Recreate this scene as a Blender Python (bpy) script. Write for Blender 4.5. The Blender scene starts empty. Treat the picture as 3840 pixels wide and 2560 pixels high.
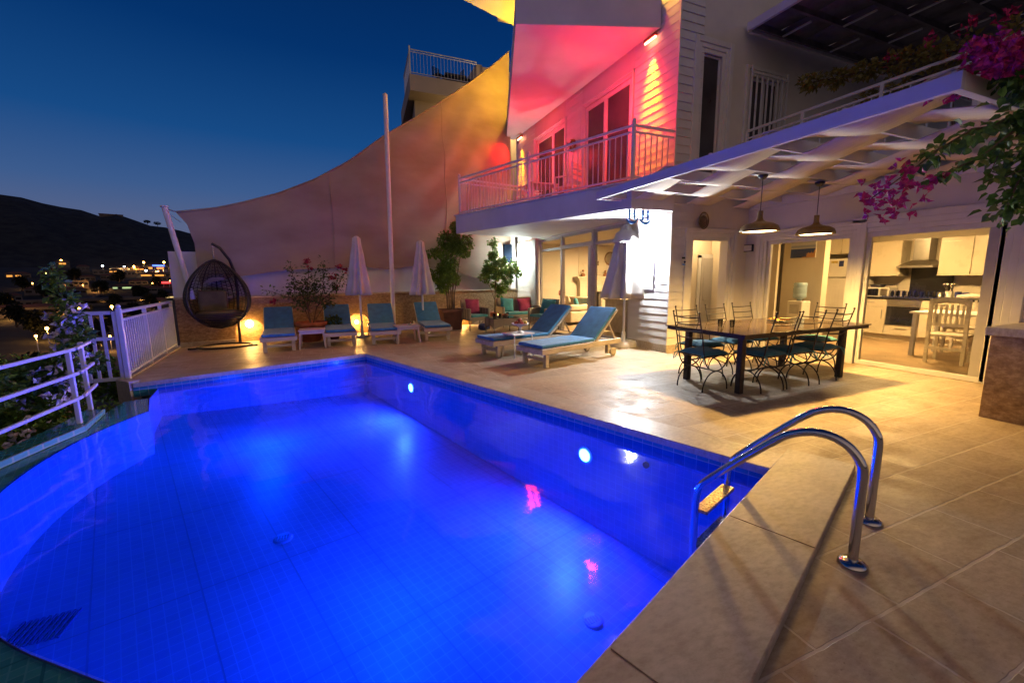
import bpy, math, random
from math import sin, cos, pi, radians, atan2, hypot
from mathutils import Vector, Matrix, noise
from mathutils.geometry import tessellate_polygon
RND = random.Random(11)
SC = bpy.context.scene
COL = SC.collection

# ------------------------------------------------------------------ mesh builder
class MB:
    def __init__(s):
        s.v = []; s.f = []; s.sm = []
    def add(s, vs, fs, smooth=False):
        n = len(s.v)
        s.v += [tuple(v) for v in vs]
        s.f += [tuple(i + n for i in f) for f in fs]
        s.sm += [smooth] * len(fs)
        return s
    def box(s, x0, x1, y0, y1, z0, z1):
        vs = [(x, y, z) for z in (z0, z1) for y in (y0, y1) for x in (x0, x1)]
        return s.add(vs, [(0, 2, 3, 1), (4, 5, 7, 6), (0, 1, 5, 4), (2, 6, 7, 3), (0, 4, 6, 2), (1, 3, 7, 5)])
    def obox(s, M, sx, sy, sz):
        vs = [M @ Vector((x * sx / 2, y * sy / 2, z * sz / 2)) for z in (-1, 1) for y in (-1, 1) for x in (-1, 1)]
        return s.add(vs, [(0, 2, 3, 1), (4, 5, 7, 6), (0, 1, 5, 4), (2, 6, 7, 3), (0, 4, 6, 2), (1, 3, 7, 5)])
    def bar(s, p, q, w, h, up=(0, 0, 1)):
        p = Vector(p); q = Vector(q); d = q - p; L = d.length
        if L < 1e-6: return s
        d.normalize(); u = Vector(up)
        if abs(d.dot(u)) > .98: u = Vector((1, 0, 0))
        r = d.cross(u).normalized(); u = r.cross(d)
        M = Matrix((r, d, u)).transposed().to_4x4(); M.translation = (p + q) / 2
        return s.obox(M, w, L, h)
    def tube(s, pts, r, n=8, closed=False, cap=True):
        P = [Vector(p) for p in pts]; m = len(P)
        rr = r if isinstance(r, (list, tuple)) else [r] * m
        prev = None; base = len(s.v); vs = []
        for i in range(m):
            if closed: t = P[(i + 1) % m] - P[i - 1]
            else: t = P[min(i + 1, m - 1)] - P[max(i - 1, 0)]
            t.normalize()
            if prev is None:
                a = Vector((0, 0, 1)) if abs(t.z) < .9 else Vector((1, 0, 0))
            else: a = prev
            b = t.cross(a).normalized(); a = b.cross(t).normalized(); prev = a
            for k in range(n):
                th = 2 * pi * k / n
                vs.append(P[i] + (a * cos(th) + b * sin(th)) * rr[i])
        fs = []
        for i in range(m if closed else m - 1):
            j = (i + 1) % m
            for k in range(n):
                k2 = (k + 1) % n
                fs.append((i * n + k, j * n + k, j * n + k2, i * n + k2))
        s.add(vs, fs, True)
        if cap and not closed:
            s.add(vs[:n], [tuple(range(n))]); s.add(vs[-n:], [tuple(range(n - 1, -1, -1))])
        return s
    def lathe(s, prof, c=(0, 0, 0), n=20, cap=True, wob=None):
        vs = []; m = len(prof)
        for i, (r, z) in enumerate(prof):
            for k in range(n):
                th = 2 * pi * k / n
                q = r * (wob(k / n, i / (m - 1)) if wob else 1)
                vs.append((c[0] + q * cos(th), c[1] + q * sin(th), c[2] + z))
        fs = [(i * n + k, i * n + (k + 1) % n, (i + 1) * n + (k + 1) % n, (i + 1) * n + k) for i in range(m - 1) for k in range(n)]
        s.add(vs, fs, True)
        if cap:
            s.add(vs[:n], [tuple(range(n - 1, -1, -1))]); s.add(vs[-n:], [tuple(range(n))])
        return s
    def prism(s, poly, z0, z1):
        n = len(poly)
        a = sum(poly[i][0] * poly[(i + 1) % n][1] - poly[(i + 1) % n][0] * poly[i][1] for i in range(n))
        if a < 0: poly = poly[::-1]
        tri = tessellate_polygon([[Vector((p[0], p[1], 0)) for p in poly]])
        vs = [(p[0], p[1], z0) for p in poly] + [(p[0], p[1], z1) for p in poly]
        fs = []
        for t in tri:
            A, B, Cc = (Vector(poly[i] + (0,)) if len(poly[i]) == 2 else Vector(poly[i]) for i in t)
            up = (B - A).cross(Cc - A).z > 0
            t = tuple(t) if up else tuple(t)[::-1]
            fs.append(tuple(i + n for i in t)); fs.append(t[::-1])
        fs += [(i, (i + 1) % n, (i + 1) % n + n, i + n) for i in range(n)]
        return s.add(vs, fs)
    def sheet(s, poly, zf):
        tri = tessellate_polygon([[Vector((p[0], p[1], 0)) for p in poly]])
        fs = []
        for t in tri:
            A, B, Cc = (Vector((poly[i][0], poly[i][1], 0)) for i in t)
            fs.append(tuple(t) if (B - A).cross(Cc - A).z > 0 else tuple(t)[::-1])
        return s.add([(p[0], p[1], zf(p) if callable(zf) else zf) for p in poly], fs)
    def grid(s, fn, nu, nv, smooth=True):
        vs = [fn(i / nu, j / nv) for j in range(nv + 1) for i in range(nu + 1)]
        fs = [(j * (nu + 1) + i, j * (nu + 1) + i + 1, (j + 1) * (nu + 1) + i + 1, (j + 1) * (nu + 1) + i) for j in range(nv) for i in range(nu)]
        return s.add(vs, fs, smooth)
    def ball(s, c, r, n=10, m=7, sz=1.0):
        prof = [(max(r * sin(pi * i / m), 1e-4), -r * sz * cos(pi * i / m)) for i in range(m + 1)]
        return s.lathe(prof, c, n, cap=False)
    def leaf(s, p, d, up, L, W, heart=False):
        d = Vector(d).normalized(); u = Vector(up); r = d.cross(u)
        if r.length < 1e-3: r = d.cross(Vector((1, .3, .2)))
        r.normalize(); u = r.cross(d); p = Vector(p); b = u * (W * .22)
        if heart:
            vs = [p, p + d * L * .12 + r * W * .42 + b, p + d * L * .5 + r * W * .5 + b, p + d * L - u * L * .12, p + d * L * .5 - r * W * .5 + b, p + d * L * .12 - r * W * .42 + b, p + d * L * .5]
            return s.add(vs, [(0, 1, 6), (1, 2, 6), (2, 3, 6), (3, 4, 6), (4, 5, 6), (5, 0, 6)], True)
        vs = [p, p + d * L * .45 + r * W * .5 + b, p + d * L, p + d * L * .45 - r * W * .5 + b]
        return s.add(vs, [(0, 1, 2), (0, 2, 3)])
    def build(s, name, mat, parent=None, bevel=0, solid=0, sub=0, seg=2):
        me = bpy.data.meshes.new(name); me.from_pydata(s.v, [], s.f); me.update()
        me.polygons.foreach_set('use_smooth', s.sm)
        ob = bpy.data.objects.new(name, me); COL.objects.link(ob)
        if mat is not None: me.materials.append(mat)
        if parent is not None: ob.parent = parent
        if solid:
            md = ob.modifiers.new('solid', 'SOLIDIFY'); md.thickness = solid; md.offset = 0
        if bevel:
            md = ob.modifiers.new('bevel', 'BEVEL'); md.width = bevel; md.segments = seg; md.limit_method = 'ANGLE'; md.angle_limit = radians(40)
        if sub:
            md = ob.modifiers.new('sub', 'SUBSURF'); md.levels = sub; md.render_levels = sub
        return ob

def tag(o, label=None, cat=None, group=None, kind=None):
    if label: o['label'] = label
    if cat: o['category'] = cat
    if group: o['group'] = group
    if kind: o['kind'] = kind
    return o
def thing(name, label, cat, loc=(0, 0, 0), rz=0, group=None):
    o = bpy.data.objects.new(name, None); COL.objects.link(o)
    o.empty_display_size = .1; o.location = loc; o.rotation_euler = (0, 0, rz)
    return tag(o, label, cat, group)
def dup(root, loc, rz=0, label=None, group=None, scale=None):
    r = root.copy(); COL.objects.link(r); r.location = loc; r.rotation_euler = (0, 0, rz)
    if scale: r.scale = (scale,) * 3
    if label: r['label'] = label
    if group: r['group'] = group
    for ch in list(root.children):
        c = ch.copy(); COL.objects.link(c); c.parent = r
        for g in list(ch.children):
            d = g.copy(); COL.objects.link(d); d.parent = c
    return r

# ------------------------------------------------------------------ materials
def NT(name):
    m = bpy.data.materials.new(name); m.use_nodes = True; nt = m.node_tree
    b = nt.nodes['Principled BSDF']
    return m, nt, b
def node(nt, t, **kw):
    n = nt.nodes.new(t)
    for k, v in kw.items(): setattr(n, k, v)
    return n
def pos(nt, rz=0.0, scale=(1, 1, 1), loc=(0, 0, 0)):
    g = node(nt, 'ShaderNodeNewGeometry'); mp = node(nt, 'ShaderNodeMapping')
    mp.inputs['Rotation'].default_value = (0, 0, rz); mp.inputs['Scale'].default_value = scale; mp.inputs['Location'].default_value = loc
    nt.links.new(g.outputs['Position'], mp.inputs['Vector'])
    return mp.outputs['Vector']
def nz(nt, vec, scale, detail=4, rough=.55):
    n = node(nt, 'ShaderNodeTexNoise'); n.inputs['Scale'].default_value = scale; n.inputs['Detail'].default_value = detail; n.inputs['Roughness'].default_value = rough
    nt.links.new(vec, n.inputs['Vector']); return n.outputs['Fac']
def ramp(nt, fac, stops):
    r = node(nt, 'ShaderNodeValToRGB'); cr = r.color_ramp
    while len(cr.elements) > 1: cr.elements.remove(cr.elements[0])
    cr.elements[0].position = stops[0][0]; c = stops[0][1]; cr.elements[0].color = (*c, 1) if len(c) == 3 else c
    for p, c in stops[1:]:
        e = cr.elements.new(p); e.color = (*c, 1)
    nt.links.new(fac, r.inputs['Fac']); return r.outputs['Color']
def mixc(nt, fac, a, b, mode='MIX'):
    m = node(nt, 'ShaderNodeMix'); m.data_type = 'RGBA'; m.blend_type = mode
    for sock, val in ((m.inputs[0], fac), (m.inputs[6], a), (m.inputs[7], b)):
        if hasattr(val, 'is_output'): nt.links.new(val, sock)
        elif isinstance(val, (int, float)): sock.default_value = val
        else: sock.default_value = (*val, 1)
    return m.outputs[2]
def bump(nt, b, h, strength=.3, dist=.01):
    n = node(nt, 'ShaderNodeBump'); n.inputs['Strength'].default_value = strength; n.inputs['Distance'].default_value = dist
    nt.links.new(h, n.inputs['Height']); nt.links.new(n.outputs['Normal'], b.inputs['Normal'])
def M(name, col, rough=.55, metal=0, var=.12, vs=6, bmp=0, bs=60, spec=None, scale=(1, 1, 1), streak=None, sheen=0):
    m, nt, b = NT(name); v = pos(nt, scale=scale)
    f = nz(nt, v, vs)
    lo = tuple(c * (1 - var * 1.6) for c in col); hi = tuple(min(1, c * (1 + var * 1.2)) for c in col)
    c = ramp(nt, f, [(.3, lo), (.7, hi)])
    nt.links.new(c, b.inputs['Base Color'])
    r = node(nt, 'ShaderNodeMapRange'); r.inputs['To Min'].default_value = max(.02, rough - .08); r.inputs['To Max'].default_value = min(1, rough + .1)
    nt.links.new(nz(nt, v, vs * 2.3), r.inputs['Value']); nt.links.new(r.outputs['Result'], b.inputs['Roughness'])
    b.inputs['Metallic'].default_value = metal
    if spec is not None: b.inputs['Specular IOR Level'].default_value = spec
    if sheen: b.inputs['Sheen Weight'].default_value = sheen
    if bmp: bump(nt, b, nz(nt, v, bs, 3), bmp, .004)
    return m
def EM(name, col, strength):
    m, nt, b = NT(name); b.inputs['Base Color'].default_value = (*[min(1, c) for c in col], 1)
    b.inputs['Emission Color'].default_value = (*col, 1); b.inputs['Emission Strength'].default_value = strength
    return m

MT = {}
MT['white'] = M('white_paint', (.74, .73, .71), .45, var=.05, vs=3, bmp=.05, bs=40)
MT['siding'] = M('siding_paint', (.72, .71, .69), .42, var=.06, vs=2.2, bmp=.12, bs=14, scale=(1, .25, 3))
MT['plaster'] = M('wall_plaster', (.72, .69, .64), .75, var=.05, vs=1.6, bmp=.15, bs=120)
MT['slab'] = M('slab_paint', (.68, .66, .66), .7, var=.06, vs=1.5, bmp=.12, bs=90)
MT['fascia'] = M('fascia_paint', (.66, .64, .74), .5, var=.05, vs=1.5)
MT['metal_white'] = M('white_metal', (.74, .74, .76), .35, var=.05, vs=9)
MT['alu'] = M('grey_frame', (.46, .44, .43), .4, var=.06, vs=5)
MT['wood_white'] = M('whitewashed_wood', (.60, .53, .45), .55, var=.14, vs=5, bmp=.2, bs=30, scale=(.3, 3, 3))
MT['plastic'] = M('white_plastic', (.62, .56, .54), .4, var=.06, vs=7)
MT['blue'] = M('blue_canvas', (.042, .205, .43), .85, var=.14, vs=9, bmp=.3, bs=220, sheen=.2)
MT['teal'] = M('teal_canvas', (.035, .22, .30), .85, var=.14, vs=9, bmp=.3, bs=200, sheen=.2)
MT['magenta'] = M('magenta_canvas', (.27, .02, .10), .85, var=.15, vs=9, bmp=.3, bs=200, sheen=.2)
MT['iron'] = M('dark_iron', (.022, .018, .022), .45, metal=.3, var=.3, vs=30)
MT['steel'] = M('polished_steel', (.62, .61, .60), .13, metal=1, var=.04, vs=8)
MT['steel_b'] = M('brushed_steel', (.42, .41, .40), .35, metal=1, var=.06, vs=8)
MT['dark'] = M('dark_enamel', (.012, .012, .016), .3, var=.2, vs=8)
MT['umbrella'] = M('umbrella_canvas', (.68, .63, .57), .9, var=.08, vs=4, bmp=.2, bs=160)
MT['terracotta'] = M('terracotta', (.42, .13, .055), .8, var=.2, vs=7, bmp=.2, bs=60)
MT['brownpot'] = M('brown_pot', (.14, .06, .05), .7, var=.2, vs=7, bmp=.2, bs=50)
MT['soil'] = M('soil', (.03, .02, .014), .95, var=.4, vs=40)
MT['bark'] = M('bark', (.12, .08, .055), .9, var=.35, vs=20, bmp=.5, bs=60, scale=(1, 1, .3))
MT['lamp_dark'] = M('bronze_shade', (.21, .125, .03), .4, metal=.25, var=.15, vs=10)
MT['oven'] = M('oven_glass', (.01, .012, .02), .08, var=.2, vs=4)
MT['cab'] = M('cabinet_lacquer', (.70, .62, .48), .28, var=.03, vs=1.5)
MT['appl'] = M('white_enamel', (.72, .68, .62), .3, var=.04, vs=3)
MT['room'] = M('room_paint', (.72, .64, .52), .8, var=.04, vs=1.2)
MT['roomfloor'] = M('room_floor', (.42, .30, .18), .3, var=.15, vs=3)
MT['sofa'] = M('sofa_cloth', (.55, .46, .34), .9, var=.08, vs=12, bmp=.2, bs=120)
MT['brown'] = M('brown_wood', (.16, .09, .05), .5, var=.2, vs=8)
MT['ornament'] = M('ornament_clay', (.28, .12, .05), .6, var=.25, vs=20)
MT['red'] = M('red_paint', (.30, .03, .03), .5, var=.15, vs=10)
MT['bluepaint'] = M('blue_paint', (.02, .17, .62), .4, var=.1, vs=10)
MT['darkfabric'] = M('dark_awning', (.17, .155, .16), .9, var=.25, vs=3)
MT['strip'] = M('cream_strip', (.66, .585, .49), .8, var=.07, vs=5, bmp=.2, bs=60, scale=(6, .6, 1))
MT['bottle'] = M('water_bottle', (.30, .42, .52), .12, var=.1, vs=9)
MT['cushion'] = M('swing_cushion', (.15, .12, .06), .95, var=.12, vs=9, bmp=.2, bs=120)
MT['gravel'] = M('dry_earth', (.06, .05, .035), .95, var=.4, vs=3)
MT['petal_red'] = M('red_petals', (.32, .015, .03), .7, var=.3, vs=30)
MT['petal_pink'] = M('magenta_bracts', (.62, .03, .19), .65, var=.35, vs=22)
MT['petal_white'] = M('white_bracts', (.66, .62, .66), .7, var=.15, vs=22)
MT['fruit'] = M('fruit_skin', (.40, .10, .05), .4, var=.5, vs=30)
MT['fruit_y'] = M('fruit_yellow', (.55, .42, .10), .4, var=.3, vs=30)
MT['snack'] = M('pastry', (.62, .30, .06), .6, var=.4, vs=40)
MT['navy'] = M('navy_cloth', (.02, .03, .14), .9, var=.2, vs=14)
MT['wallbox'] = M('dark_box', (.002, .004, .009), .95, var=.15, vs=5, spec=.05)
MT['asphalt'] = M('asphalt', (.07, .065, .06), .9, var=.2, vs=.2)
MT['house_wall'] = M('far_house_wall', (.13, .115, .11), .9, var=.15, vs=.15)
MT['house_roof'] = M('far_house_roof', (.14, .06, .04), .9, var=.15, vs=.15)
MT['beige'] = M('neighbour_render', (.46, .39, .34), .85, var=.08, vs=.6, bmp=.1, bs=20)

def foliage(name, a, b_, c):
    m, nt, b = NT(name); v = pos(nt)
    f = nz(nt, v, 3.2, 3); f2 = nz(nt, v, 28, 2)
    col = ramp(nt, f, [(.32, a), (.52, b_), (.7, c)])
    col = mixc(nt, .55, col, ramp(nt, f2, [(.3, tuple(x * .55 for x in b_)), (.7, tuple(min(1, x * 1.5) for x in c))]))
    nt.links.new(col, b.inputs['Base Color']); b.inputs['Roughness'].default_value = .5
    tr = node(nt, 'ShaderNodeBsdfTranslucent'); nt.links.new(col, tr.inputs['Color'])
    mx = node(nt, 'ShaderNodeMixShader'); mx.inputs[0].default_value = .28
    out = nt.nodes['Material Output']
    nt.links.new(b.outputs[0], mx.inputs[1]); nt.links.new(tr.outputs[0], mx.inputs[2]); nt.links.new(mx.outputs[0], out.inputs['Surface'])
    return m
MT['leaf'] = foliage('ficus_leaves', (.04, .10, .015), (.09, .20, .03), (.18, .31, .05))
MT['leaf_dark'] = foliage('shrub_leaves', (.02, .045, .012), (.045, .09, .02), (.09, .15, .04))
MT['leaf_vine'] = foliage('vine_leaves', (.02, .055, .012), (.045, .12, .02), (.10, .19, .03))
MT['leaf_olive'] = foliage('olive_vine_leaves', (.09, .09, .018), (.20, .19, .04), (.34, .28, .08))
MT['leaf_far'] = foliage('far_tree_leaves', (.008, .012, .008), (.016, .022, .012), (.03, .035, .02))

def deck_mat():
    m, nt, b = NT('travertine_paving'); v = pos(nt, loc=(.17, .05, 0))
    wn_ = node(nt, 'ShaderNodeTexNoise'); wn_.inputs['Scale'].default_value = 9; wn_.inputs['Detail'].default_value = 4; nt.links.new(v, wn_.inputs['Vector'])
    vm = node(nt, 'ShaderNodeVectorMath', operation='MULTIPLY_ADD'); vm.inputs[1].default_value = (.016, .016, 0); nt.links.new(wn_.outputs['Color'], vm.inputs[0]); nt.links.new(v, vm.inputs[2]); v = vm.outputs[0]
    br = node(nt, 'ShaderNodeTexBrick'); nt.links.new(v, br.inputs['Vector'])
    br.offset = .37; br.offset_frequency = 2; br.squash = 1
    for k, x in (('Scale', 1), ('Mortar Size', .0075), ('Mortar Smooth', .3), ('Brick Width', .56), ('Row Height', .34), ('Bias', -.1)): br.inputs[k].default_value = x
    br.inputs['Color1'].default_value = (.27, .195, .12, 1); br.inputs['Color2'].default_value = (.58, .475, .34, 1); br.inputs['Mortar'].default_value = (.50, .43, .33, 1)
    vein = nz(nt, pos(nt, scale=(1.0, 3.2, 1)), 2.6, 6, .65)
    c = mixc(nt, .58, br.outputs['Color'], ramp(nt, vein, [(.30, (.15, .095, .05)), (.44, (.34, .25, .16)), (.56, (.45, .36, .25)), (.72, (.66, .57, .43))]))
    c = mixc(nt, .30, c, ramp(nt, nz(nt, pos(nt, scale=(1, 1.8, 1)), 19, 7, .72), [(.36, (.13, .085, .05)), (.5, (.42, .34, .24)), (.66, (.68, .60, .47))]))
    pit = nz(nt, pos(nt), 55, 3)
    c = mixc(nt, ramp(nt, pit, [(.30, (.55, .55, .55)), (.36, (0, 0, 0))]), c, (.16, .11, .07))
    big = nz(nt, pos(nt), .8, 4)
    c = mixc(nt, .25, c, ramp(nt, big, [(.35, (.24, .17, .11)), (.65, (.60, .52, .40))]))
    jf = node(nt, 'ShaderNodeMath', operation='MULTIPLY'); jf.inputs[1].default_value = .6; nt.links.new(br.outputs['Fac'], jf.inputs[0])
    c = mixc(nt, jf.outputs[0], c, (.62, .55, .45))
    nt.links.new(c, b.inputs['Base Color'])
    r = node(nt, 'ShaderNodeMapRange'); r.inputs['From Min'].default_value = .3; r.inputs['From Max'].default_value = .7; r.inputs['To Min'].default_value = .34; r.inputs['To Max'].default_value = .68
    nt.links.new(nz(nt, pos(nt), 3.5, 5), r.inputs['Value']); nt.links.new(r.outputs['Result'], b.inputs['Roughness'])
    inv = node(nt, 'ShaderNodeMath', operation='MULTIPLY_ADD'); inv.inputs[1].default_value = -.9; inv.inputs[2].default_value = 1
    nt.links.new(br.outputs['Fac'], inv.inputs[0])
    ad = node(nt, 'ShaderNodeMath', operation='MULTIPLY_ADD'); ad.inputs[1].default_value = .8
    nt.links.new(nz(nt, pos(nt), 11, 5), ad.inputs[0]); nt.links.new(inv.outputs[0], ad.inputs[2])
    bump(nt, b, ad.outputs[0], .5, .008)
    return m
MT['deck'] = deck_mat()
def coping_mat():
    m, nt, b = NT('coping_stone')
    v = pos(nt, scale=(1.4, 1.4, 1)); f = nz(nt, v, 2.2, 6, .65)
    c = ramp(nt, f, [(.28, (.27, .22, .16)), (.46, (.42, .36, .28)), (.56, (.47, .41, .33)), (.74, (.60, .54, .45))])
    c = mixc(nt, .35, c, ramp(nt, nz(nt, pos(nt, scale=(1, 2.2, 1)), 17, 6, .7), [(.36, (.20, .15, .10)), (.52, (.45, .39, .30)), (.66, (.62, .56, .47))]))
    nt.links.new(c, b.inputs['Base Color']); b.inputs['Roughness'].default_value = .42
    bump(nt, b, nz(nt, v, 20, 5), .15, .004); return m
MT['coping'] = coping_mat()
def stone_mat():
    m, nt, b = NT('travertine_cladding')
    g = node(nt, 'ShaderNodeNewGeometry'); sx = node(nt, 'ShaderNodeSeparateXYZ'); nt.links.new(g.outputs['Position'], sx.inputs[0])
    ad = node(nt, 'ShaderNodeMath', operation='ADD'); nt.links.new(sx.outputs[0], ad.inputs[0]); nt.links.new(sx.outputs[1], ad.inputs[1])
    cb = node(nt, 'ShaderNodeCombineXYZ'); nt.links.new(ad.outputs[0], cb.inputs[0]); nt.links.new(sx.outputs[2], cb.inputs[1])
    br = node(nt, 'ShaderNodeTexBrick'); nt.links.new(cb.outputs[0], br.inputs['Vector'])
    for k, x in (('Scale', 1), ('Mortar Size', .003), ('Brick Width', .62), ('Row Height', .32)): br.inputs[k].default_value = x
    br.inputs['Color1'].default_value = (.22, .125, .06, 1); br.inputs['Color2'].default_value = (.34, .225, .12, 1); br.inputs['Mortar'].default_value = (.12, .07, .04, 1)
    f = nz(nt, pos(nt, scale=(1, 1, 2.4)), 4.2, 7, .7)
    c = mixc(nt, .6, br.outputs['Color'], ramp(nt, f, [(.3, (.08, .04, .02)), (.48, (.25, .145, .07)), (.66, (.44, .32, .20))]))
    wv = node(nt, 'ShaderNodeTexWave'); wv.inputs['Scale'].default_value = .7; wv.inputs['Distortion'].default_value = 14; wv.inputs['Detail'].default_value = 4
    nt.links.new(pos(nt), wv.inputs['Vector'])
    pt = nz(nt, pos(nt, scale=(1, 1, 1.6)), 16, 6, .7)
    c = mixc(nt, .4, c, ramp(nt, pt, [(.36, (.05, .025, .012)), (.5, (.24, .15, .08)), (.64, (.50, .38, .25))]))
    nt.links.new(c, b.inputs['Base Color']); b.inputs['Roughness'].default_value = .55
    bump(nt, b, f, .3, .01); return m
MT['stone'] = stone_mat()
POOLROT = atan2(-6.61, 2.39)
def mosaic(name, c1, c2, grout, size, wall=False, rough=.2, m=.0035):
    mm, nt, b = NT(name)
    if wall:
        g = node(nt, 'ShaderNodeNewGeometry'); mp = node(nt, 'ShaderNodeMapping'); mp.inputs['Rotation'].default_value = (0, 0, -POOLROT)
        nt.links.new(g.outputs['Position'], mp.inputs['Vector'])
        sx = node(nt, 'ShaderNodeSeparateXYZ'); nt.links.new(mp.outputs[0], sx.inputs[0])
        ad = node(nt, 'ShaderNodeMath', operation='ADD'); nt.links.new(sx.outputs[0], ad.inputs[0]); nt.links.new(sx.outputs[1], ad.inputs[1])
        cb = node(nt, 'ShaderNodeCombineXYZ'); nt.links.new(ad.outputs[0], cb.inputs[0]); nt.links.new(sx.outputs[2], cb.inputs[1]); v = cb.outputs[0]
    else: v = pos(nt, rz=-POOLROT)
    br = node(nt, 'ShaderNodeTexBrick'); br.offset = 0; nt.links.new(v, br.inputs['Vector'])
    for k, x in (('Scale', 1), ('Mortar Size', m), ('Mortar Smooth', .2), ('Brick Width', size), ('Row Height', size)): br.inputs[k].default_value = x
    br.inputs['Color1'].default_value = (*c1, 1); br.inputs['Color2'].default_value = (*c2, 1); br.inputs['Mortar'].default_value = (*grout, 1)
    c = br.outputs['Color']
    if not wall:  # a darker expansion joint every metre or so
        b2 = node(nt, 'ShaderNodeTexBrick'); b2.offset = 0; nt.links.new(v, b2.inputs['Vector'])
        for k, x in (('Scale', 1), ('Mortar Size', .006), ('Brick Width', 1.2), ('Row Height', .6)): b2.inputs[k].default_value = x
        c = mixc(nt, b2.outputs['Fac'], c, tuple(x * .72 for x in c1))
    c = mixc(nt, .25, c, ramp(nt, nz(nt, pos(nt), 1.4, 4), [(.3, tuple(x * .6 for x in c1)), (.7, c2)]))
    nt.links.new(c, b.inputs['Base Color']); b.inputs['Roughness'].default_value = rough
    inv = node(nt, 'ShaderNodeMath', operation='SUBTRACT'); inv.inputs[0].default_value = 1; nt.links.new(br.outputs['Fac'], inv.inputs[1])
    bump(nt, b, inv.outputs[0], .25, .003); return mm
MT['poolfloor'] = mosaic('pool_floor_mosaic', (.42, .50, .74), (.50, .58, .80), (.74, .80, .95), .075, rough=.4, m=.0034)
MT['poolwall'] = mosaic('pool_wall_mosaic', (.42, .50, .74), (.50, .58, .80), (.68, .76, .92), .075, True, .4, m=.003)
MT['grate'] = M('pool_grate', (.10, .16, .34), .4)
MT['poolband'] = mosaic('pool_band_mosaic', (.03, .20, .34), (.05, .28, .40), (.35, .50, .55), .10, True, .18)
MT['ledge'] = mosaic('wet_teal_mosaic', (.02, .15, .165), (.035, .21, .22), (.06, .24, .25), .05, False, .08)
MT['aqua'] = mosaic('aqua_mosaic', (.12, .48, .50), (.2, .6, .6), (.5, .62, .6), .05, True, .2)
def water_mat():
    m, nt, b = NT('pool_water'); nt.nodes.remove(b); out = nt.nodes['Material Output']
    tr = node(nt, 'ShaderNodeBsdfTransparent'); tr.inputs['Color'].default_value = (.14, .60, 1, 1)
    gl = node(nt, 'ShaderNodeBsdfGlossy'); gl.inputs['Roughness'].default_value = .06
    fr = node(nt, 'ShaderNodeFresnel'); fr.inputs['IOR'].default_value = 1.33
    v = pos(nt)
    a = nz(nt, v, 2.0, 1); c = nz(nt, pos(nt, scale=(1, 1.3, 1)), 11, 2)
    s = node(nt, 'ShaderNodeMath', operation='MULTIPLY_ADD'); s.inputs[1].default_value = .035; nt.links.new(c, s.inputs[0]); nt.links.new(a, s.inputs[2])
    bn = node(nt, 'ShaderNodeBump'); bn.inputs['Strength'].default_value = .15; bn.inputs['Distance'].default_value = .10; nt.links.new(s.outputs[0], bn.inputs['Height'])
    nt.links.new(bn.outputs[0], gl.inputs['Normal']); nt.links.new(bn.outputs[0], fr.inputs['Normal'])
    mx = node(nt, 'ShaderNodeMixShader'); nt.links.new(fr.outputs[0], mx.inputs[0]); nt.links.new(tr.outputs[0], mx.inputs[1]); nt.links.new(gl.outputs[0], mx.inputs[2])
    nt.links.new(mx.outputs[0], out.inputs['Surface']); return m
MT['water'] = water_mat()
def glass_mat(name, tint=(.95, .97, .96), ior=1.45, rough=.01):
    m, nt, b = NT(name); nt.nodes.remove(b); out = nt.nodes['Material Output']
    tr = node(nt, 'ShaderNodeBsdfTransparent'); tr.inputs['Color'].default_value = (*tint, 1)
    gl = node(nt, 'ShaderNodeBsdfGlossy'); gl.inputs['Roughness'].default_value = rough
    fr = node(nt, 'ShaderNodeFresnel'); fr.inputs['IOR'].default_value = ior
    mx = node(nt, 'ShaderNodeMixShader'); nt.links.new(fr.outputs[0], mx.inputs[0]); nt.links.new(tr.outputs[0], mx.inputs[1]); nt.links.new(gl.outputs[0], mx.inputs[2])
    nt.links.new(mx.outputs[0], out.inputs['Surface']); return m
MT['glass'] = glass_mat('window_glass')
MT['glass_dark'] = M('curtained_glass', (.07, .065, .07), .3, var=.25, vs=2)
def sail_mat():
    m, nt, b = NT('shade_sail_cloth')
    v = pos(nt); f = nz(nt, pos(nt, scale=(.6, .6, 1.4)), 1.3, 5)
    c = ramp(nt, f, [(.3, (.33, .265, .20)), (.7, (.46, .385, .30))])
    nt.links.new(c, b.inputs['Base Color']); b.inputs['Roughness'].default_value = .95
    wv = node(nt, 'ShaderNodeTexWave'); wv.wave_type = 'BANDS'; wv.bands_direction = 'Z'; wv.inputs['Scale'].default_value = 26; nt.links.new(v, wv.inputs['Vector'])
    bump(nt, b, wv.outputs['Fac'], .15, .004)
    tl = node(nt, 'ShaderNodeBsdfTranslucent'); nt.links.new(c, tl.inputs['Color'])
    mx = node(nt, 'ShaderNodeMixShader'); mx.inputs[0].default_value = .15; out = nt.nodes['Material Output']
    nt.links.new(b.outputs[0], mx.inputs[1]); nt.links.new(tl.outputs[0], mx.inputs[2]); nt.links.new(mx.outputs[0], out.inputs['Surface'])
    return m
MT['sail'] = sail_mat()
def wicker(name, a, b_):
    m, nt, b = NT(name); v = pos(nt)
    w = node(nt, 'ShaderNodeTexWave'); w.bands_direction = 'Z'; w.inputs['Scale'].default_value = 22; nt.links.new(v, w.inputs['Vector'])
    w2 = node(nt, 'ShaderNodeTexWave'); w2.bands_direction = 'X'; w2.inputs['Scale'].default_value = 14; nt.links.new(v, w2.inputs['Vector'])
    mu = node(nt, 'ShaderNodeMath', operation='MULTIPLY'); nt.links.new(w.outputs['Fac'], mu.inputs[0]); nt.links.new(w2.outputs['Fac'], mu.inputs[1])
    nt.links.new(ramp(nt, mu.outputs[0], [(.05, a), (.5, b_)]), b.inputs['Base Color']); b.inputs['Roughness'].default_value = .6
    bump(nt, b, mu.outputs[0], .5, .006); return m
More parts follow.
